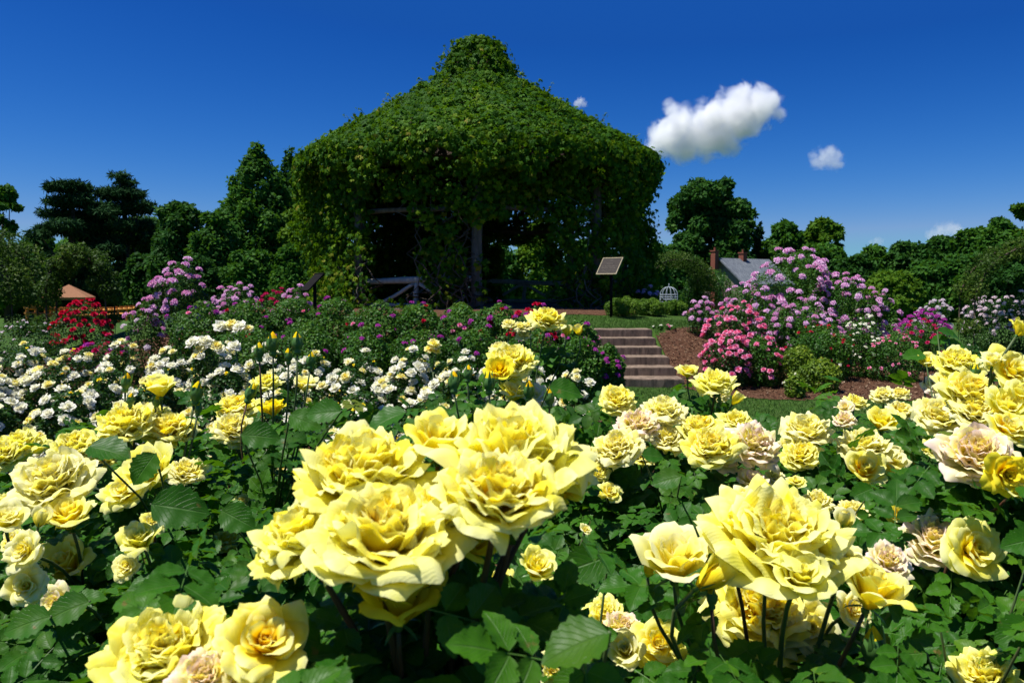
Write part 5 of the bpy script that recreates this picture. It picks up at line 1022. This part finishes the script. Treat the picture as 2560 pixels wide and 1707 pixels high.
# single large leaves seen in front: (x, y, length px, distance, bush index, heading deg in the picture plane, tilt towards camera)
BIG = [(412, 1165, 150, .92, 2, 10, 55), (1345, 1295, 135, .95, 13, 200, 60), (1320, 1478, 200, .50, 13, 175, 25), (330, 1075, 95, 1.15, 2, 250, 60), (250, 1032, 120, 1.1, 2, 20, 25), (885, 962, 115, 1.0, 4, 195, 25), (742, 945, 95, 1.2, 4, 160, 50), (598, 1000, 100, 1.2, 4, 20, 55), (840, 1505, 125, .8, 1, 190, 55), (1062, 1440, 95, .95, 0, 270, 60), (545, 1190, 105, 1.05, 4, 330, 55), (1005, 960, 80, 1.5, 5, 10, 30), (1300, 895, 90, 1.6, 5, 20, 45), (700, 965, 90, 1.3, 4, 340, 45), (150, 1400, 120, .9, 3, 210, 40), (60, 1430, 120, .85, 3, 200, 40), (2340, 1245, 90, 1.0, 11, 180, 55), (2140, 1420, 80, 1.0, 11, 250, 60), (2330, 1450, 110, .85, 11, 200, 50), (1530, 1100, 80, 1.4, 6, 170, 45), (1500, 1045, 60, 1.6, 6, 30, 45), (2180, 765, 60, 1.8, 9, 20, 30), (2160, 780, 50, 1.8, 9, 170, 30), (2195, 790, 50, 1.8, 9, 340, 30), (2100, 815, 60, 1.9, 9, 170, 35), (560, 1480, 120, .75, 1, 200, 45), (1180, 1480, 110, .7, 0, 330, 40), (1980, 1130, 70, 1.4, 10, 200, 45), (2090, 1500, 90, .9, 11, 160, 50), (1700, 1500, 90, .9, 12, 210, 45)]
disks = []                                     # where flowers stand on the sight lines, so that leaves grow beside and under them
for b in YB:
    for q in b[1]:
        dd = q[5]; disks.append((q[0] * 1.08844, q[1] * 1.08865, q[2] * 1.0884 / 2 * (1.0 if q[3] != 'G' else 1.6), dd))
disks = np.array(disks)
def project(Pw):
    X, Yy, Z = Pw[:, 0], Pw[:, 1], Pw[:, 2] - EYE; c, s = math.cos(PITCH), math.sin(PITCH); dep = Yy * c - Z * s; up = Yy * s + Z * c
    return CX + FPX * X / dep, CY - FPX * up / dep, dep
def frame_from(nrm, xdir):
    nrm = Vector(nrm).normalized(); x = Vector(xdir); x = (x - nrm * x.dot(nrm)).normalized(); return np.array([x, nrm.cross(x), nrm]).T
def clear(Pw, size, rg, keep=.06):
    px, py, dep = project(Pw); ok = (dep > .48); rad = size * FPX / np.maximum(dep, .2)
    for dx, dy, dr, dd in disks:
        hit = (np.hypot(px - dx, py - dy) < dr * .85 + rad * .55) & (dep < dd + .03); ok &= ~hit | (rg.rand(len(Pw)) < keep * (dr < 60))
    return ok
for bi, (label, items, nleaf, rad, off) in enumerate(YB):
    rg = np.random.RandomState(100 + bi); W = [ats(q[0], q[1], q[5]) for q in items]
    bx = sum(w.x for w in W) / len(W) + off[0]; by = sum(w.y for w in W) / len(W) + off[1]; g0 = tz(bx, by)
    o = empty('yellow_rose_bush', (bx, by, g0), 0, label, 'rose bush', 'yellow roses of the front bed'); O = np.array([bx, by, g0])
    nb = max(2, len(items) // 4); nodes = []
    for k in range(nb):
        sel = [w for j, w in enumerate(W) if j % nb == k]; m = np.mean([np.array(w) for w in sel], 0) if sel else np.array(W[0])
        nd = np.array([m[0] * .75 + bx * .25, m[1] + .03, min(w.z for w in sel) - .24]) - O; nodes.append(nd)
        t = np.linspace(0, 1, 7)[:, None]; b0 = np.array([rg.normal(0, .05), rg.normal(0, .05), -.05]); Pc = b0 + (nd - b0) * t + np.sin(t * 3.14) * rg.normal(0, .03, 3); mb = MB(); mb.tube(Pc, np.linspace(.008, .0045, 7), 7, .08, True, k); mb.obj('cane', M['stem_red'] if (bi + k) % 3 == 0 else M['stem'], o, True)
    tips = []
    for qi, (sx, sy, w, kd, col, d, tilt, head) in enumerate(items):
        Wp = np.array(W[qi]) - O; s = w * 1.0884 * d / FPX / 2
        a = R(head + rg.uniform(-25, 25)); tl = R(tilt * (.72 if kd == 'F' else 1.0) + rg.uniform(-8, 8)); nrm = Vector((math.sin(a) * math.sin(tl), math.cos(a) * math.sin(tl), math.cos(tl)))
        qt = nrm.to_track_quat('Z', 'Y') @ Quaternion((0, 0, 1), rg.uniform(0, 6.28)); N_ = np.array(nrm)
        if kd == 'G':
            s = s * 1.9; me = GB[rg.randint(3)]; c = Wp - N_ * s * .5; fl = mobj('bud', me, o, c, qt, s); stemtop = c - N_ * s * .42
        else:
            kk, nk = KIND[kd]; me, z = blooms(kk, col, nk, 13 if kd == 'F' else 10, 13 if kd == 'F' else 11)[rg.randint(nk)]
            hgt = {'F': .22, 'O': .25, 'C': .62, 'B': .95}[kd]; c = Wp - N_ * s * hgt; fl = mobj('bloom' if kd != 'B' else 'bud', me, o, c, qt, s)
            mobj('calyx', SEPB if kd == 'B' else SEPO, fl, (0, 0, z * .5), None, .8 if kd == 'F' else .9)
            stemtop = c - N_ * s * .25
        nd = min(nodes, key=lambda v: np.linalg.norm(v[:2] - stemtop[:2])); L = np.linalg.norm(stemtop - nd); c1 = stemtop - N_ * L * .3; c2 = nd + np.array([0, 0, L * .35]); t = np.linspace(0, 1, 9)[:, None]
        Pc = (1 - t) ** 3 * nd + 3 * (1 - t) ** 2 * t * c2 + 3 * (1 - t) * t * t * c1 + t ** 3 * stemtop
        mb = MB(); mb.tube(Pc, np.linspace(.0034, .0022, 9) * (1 if d > .8 else 1.15), 6, .05, True, qi); mb.obj('stalk', M['stem_red'] if bi == 0 or qi % 4 == 1 else M['stem'], o, True)
        tips.append((Pc, stemtop, s))
    # compound leaves along the stalks, under the flowers and through the body of the bush
    T = []
    for Pc, stp, s in tips:
        for _ in range(5):
            p = Pc[rg.randint(2, 8)]; T.append(p + rg.normal(0, .02, 3))
    ntop = int(nleaf * 2.7)
    ww = np.array([np.array(w) - O for w, q_ in zip(W, items) if q_[3] not in 'GB' and q_[1] > (845 if bi in (4, 5) else 0)]); idx = rg.randint(len(ww), size=ntop); A_ = rg.uniform(0, 6.28, ntop); Q = rg.uniform(0, 1, ntop) ** .6 * rad * .62
    dz_ = .07 + .65 * rg.uniform(0, 1, ntop) ** 1.3
    T2 = ww[idx] * np.array([1, 1, 0]) + np.stack([Q * np.cos(A_), Q * np.sin(A_), ww[idx][:, 2] - dz_], -1)
    T = np.concatenate([np.array(T), T2]); T = T[T[:, 2] > .12]; out = T - np.array([0, 0, T[:, 2].mean()]); out[:, 2] = 0
    n_ = len(T); Nn = np.array([0, -.25, 1.0]) + out * .8; Mx = rotmats(n_, rg, None, .42, Nn); S = rg.uniform(.026, .045, n_)
    ctr = T + Mx[:, :, 0] * (S * 1.0)[:, None] + O; ok = clear(ctr, S * .9, rg); T, Mx, S = T[ok], Mx[ok], S[ok]
    near = by < 1.6; tp = LEAF_HI if near else compound(leaflet(8, 2, .36, .06), 5)
    V, F, A = scatter(tp[0], tp[1], T, Mx, S, np.clip(rg.beta(2, 2.4, len(T)) * .95 + (rg.rand(len(T)) < .06) * .3, 0, 1), tp[2])
    Vs, Fs, As = [V], [F], [A]; n0 = len(V)
    for (lx, ly, lw, ld, lb, hd, tl) in BIG:
        if lb != bi: continue
        s = lw * .88 * 1.0884 * ld / FPX; c = np.array(ats(lx, ly, ld)) - O; xd = np.array([math.cos(R(hd)), -.3, math.sin(R(hd)) * .6]); nm = np.array([rg.normal(0, .1), -math.sin(R(tl)), math.cos(R(tl))])
        Fr_ = frame_from(nm, xd); V, F, A = scatter(LEAF_1[0], LEAF_1[1], (c - Fr_[:, 0] * s * .5)[None], Fr_[None], [s], [rg.uniform(.15, .6)], LEAF_1[2]); Vs.append(V); Fs.append(F + n0); As.append(A); n0 += len(V)
        nd = min(nodes, key=lambda v: np.linalg.norm(v - c)); mb = MB(); st_ = c - Fr_[:, 0] * s * .5; mb.tube([nd, (nd + st_) / 2 + np.array([0, 0, .03]), st_], [.003, .002, .0015], 5); mb.obj('leaf_stalk', M['stem'], o, True)
    mobj('foliage', nmesh('foliage', np.concatenate(Vs), np.concatenate(Fs), M['rose_leaf'], attr=np.concatenate(As)), o)

# leafy bushes that fill the bed between the flowering ones
FILL = [(-1.15, 1.55, .42, 1.00, 260), (-.55, 1.95, .45, 1.0, 280), (.05, 1.55, .45, 1.05, 300), (.62, 1.35, .40, 1.02, 300), (1.25, 1.35, .42, 1.02, 300), (1.05, 1.9, .45, 1.06, 280), (-1.6, 2.3, .5, 1.0, 260), (-.1, 2.6, .5, .98, 260), (-1.0, 2.9, .5, .95, 240), (.75, 2.5, .4, 1.08, 200), (-.45, 1.05, .36, .98, 280), (.35, .98, .36, .96, 280), (-.95, .95, .34, .95, 240), (1.75, 1.9, .42, 1.10, 240), (-2.3, 3.0, .5, .95, 200), (0.0, 3.5, .5, .88, 220), (-1.8, 3.7, .5, .88, 180)]
FL_ = ['small leafy rose bush between the pale roses and the upright bud at the left', 'leafy rose bush behind the red-tinted buds', 'leafy rose bush straight behind the huge central cluster', 'leafy rose bush below the bank of ruffled roses', 'leafy rose bush under the faded roses on the right', 'leafy rose bush below the frilled roses by the lawn', 'leafy rose bush at the left edge where yellow and white roses meet', 'leafy rose bush at the foot of the tall single rose', 'leafy rose bush touching the white bed left of the centre', 'leafy rose bush just left of the three roses by the steps', 'leafy rose bush left of and under the huge cluster', 'leafy rose bush right of and under the huge cluster', 'leafy rose bush above the bottom left frilled roses', 'leafy rose bush at the right edge under the blush rose', 'leafy rose bush far back at the left edge, before the white bed', 'leafy rose bush behind the tall single rose, before the white bed', 'leafy rose bush before the front row of white roses on the left']
TF_ = compound(leaflet(6, 2, .36, .06), 5)
for i, (x, y, r, top, n_) in enumerate(FILL):
    rg = np.random.RandomState(300 + i); g0 = tz(x, y); o = empty('leafy_rose_bush', (x, y, g0), 0, FL_[i], 'rose bush', 'leafy rose bushes between the yellow ones'); O = np.array([x, y, g0]); m = int(n_ * 2.9)
    a = rg.uniform(0, 6.28, m); q = np.sqrt(rg.uniform(0, 1, m)) * r; z = top * (1 - .18 * (q / r) ** 2) * (1 - .62 * rg.uniform(0, 1, m) ** 1.6) + .06 * np.sin(a * 3 + q * 9)
    T = np.stack([q * np.cos(a), q * np.sin(a), z], -1); Nn = np.array([0, -.2, 1.]) + T * np.array([.6, .6, 0]); Mx = rotmats(m, rg, None, .45, Nn); S = rg.uniform(.025, .043, m); ok = clear(T + Mx[:, :, 0] * S[:, None] + O, S * .9, rg, .0); T, Mx, S = T[ok], Mx[ok], S[ok]
    V, F, A = scatter(TF_[0], TF_[1], T, Mx, S, np.clip(rg.beta(2, 2.4, len(T)), 0, 1), TF_[2]); mobj('foliage', nmesh('foliage', V, F, M['rose_leaf'], attr=A), o)
    for k in range(6):
        e = np.array([rg.normal(0, r * .5), rg.normal(0, r * .5), top * .85]); mb = MB(); mb.tube([(0, 0, -.04), e * .5 + rg.normal(0, .03, 3), e], [.008, .006, .003], 6); mb.obj('cane', M['stem'], o, True)
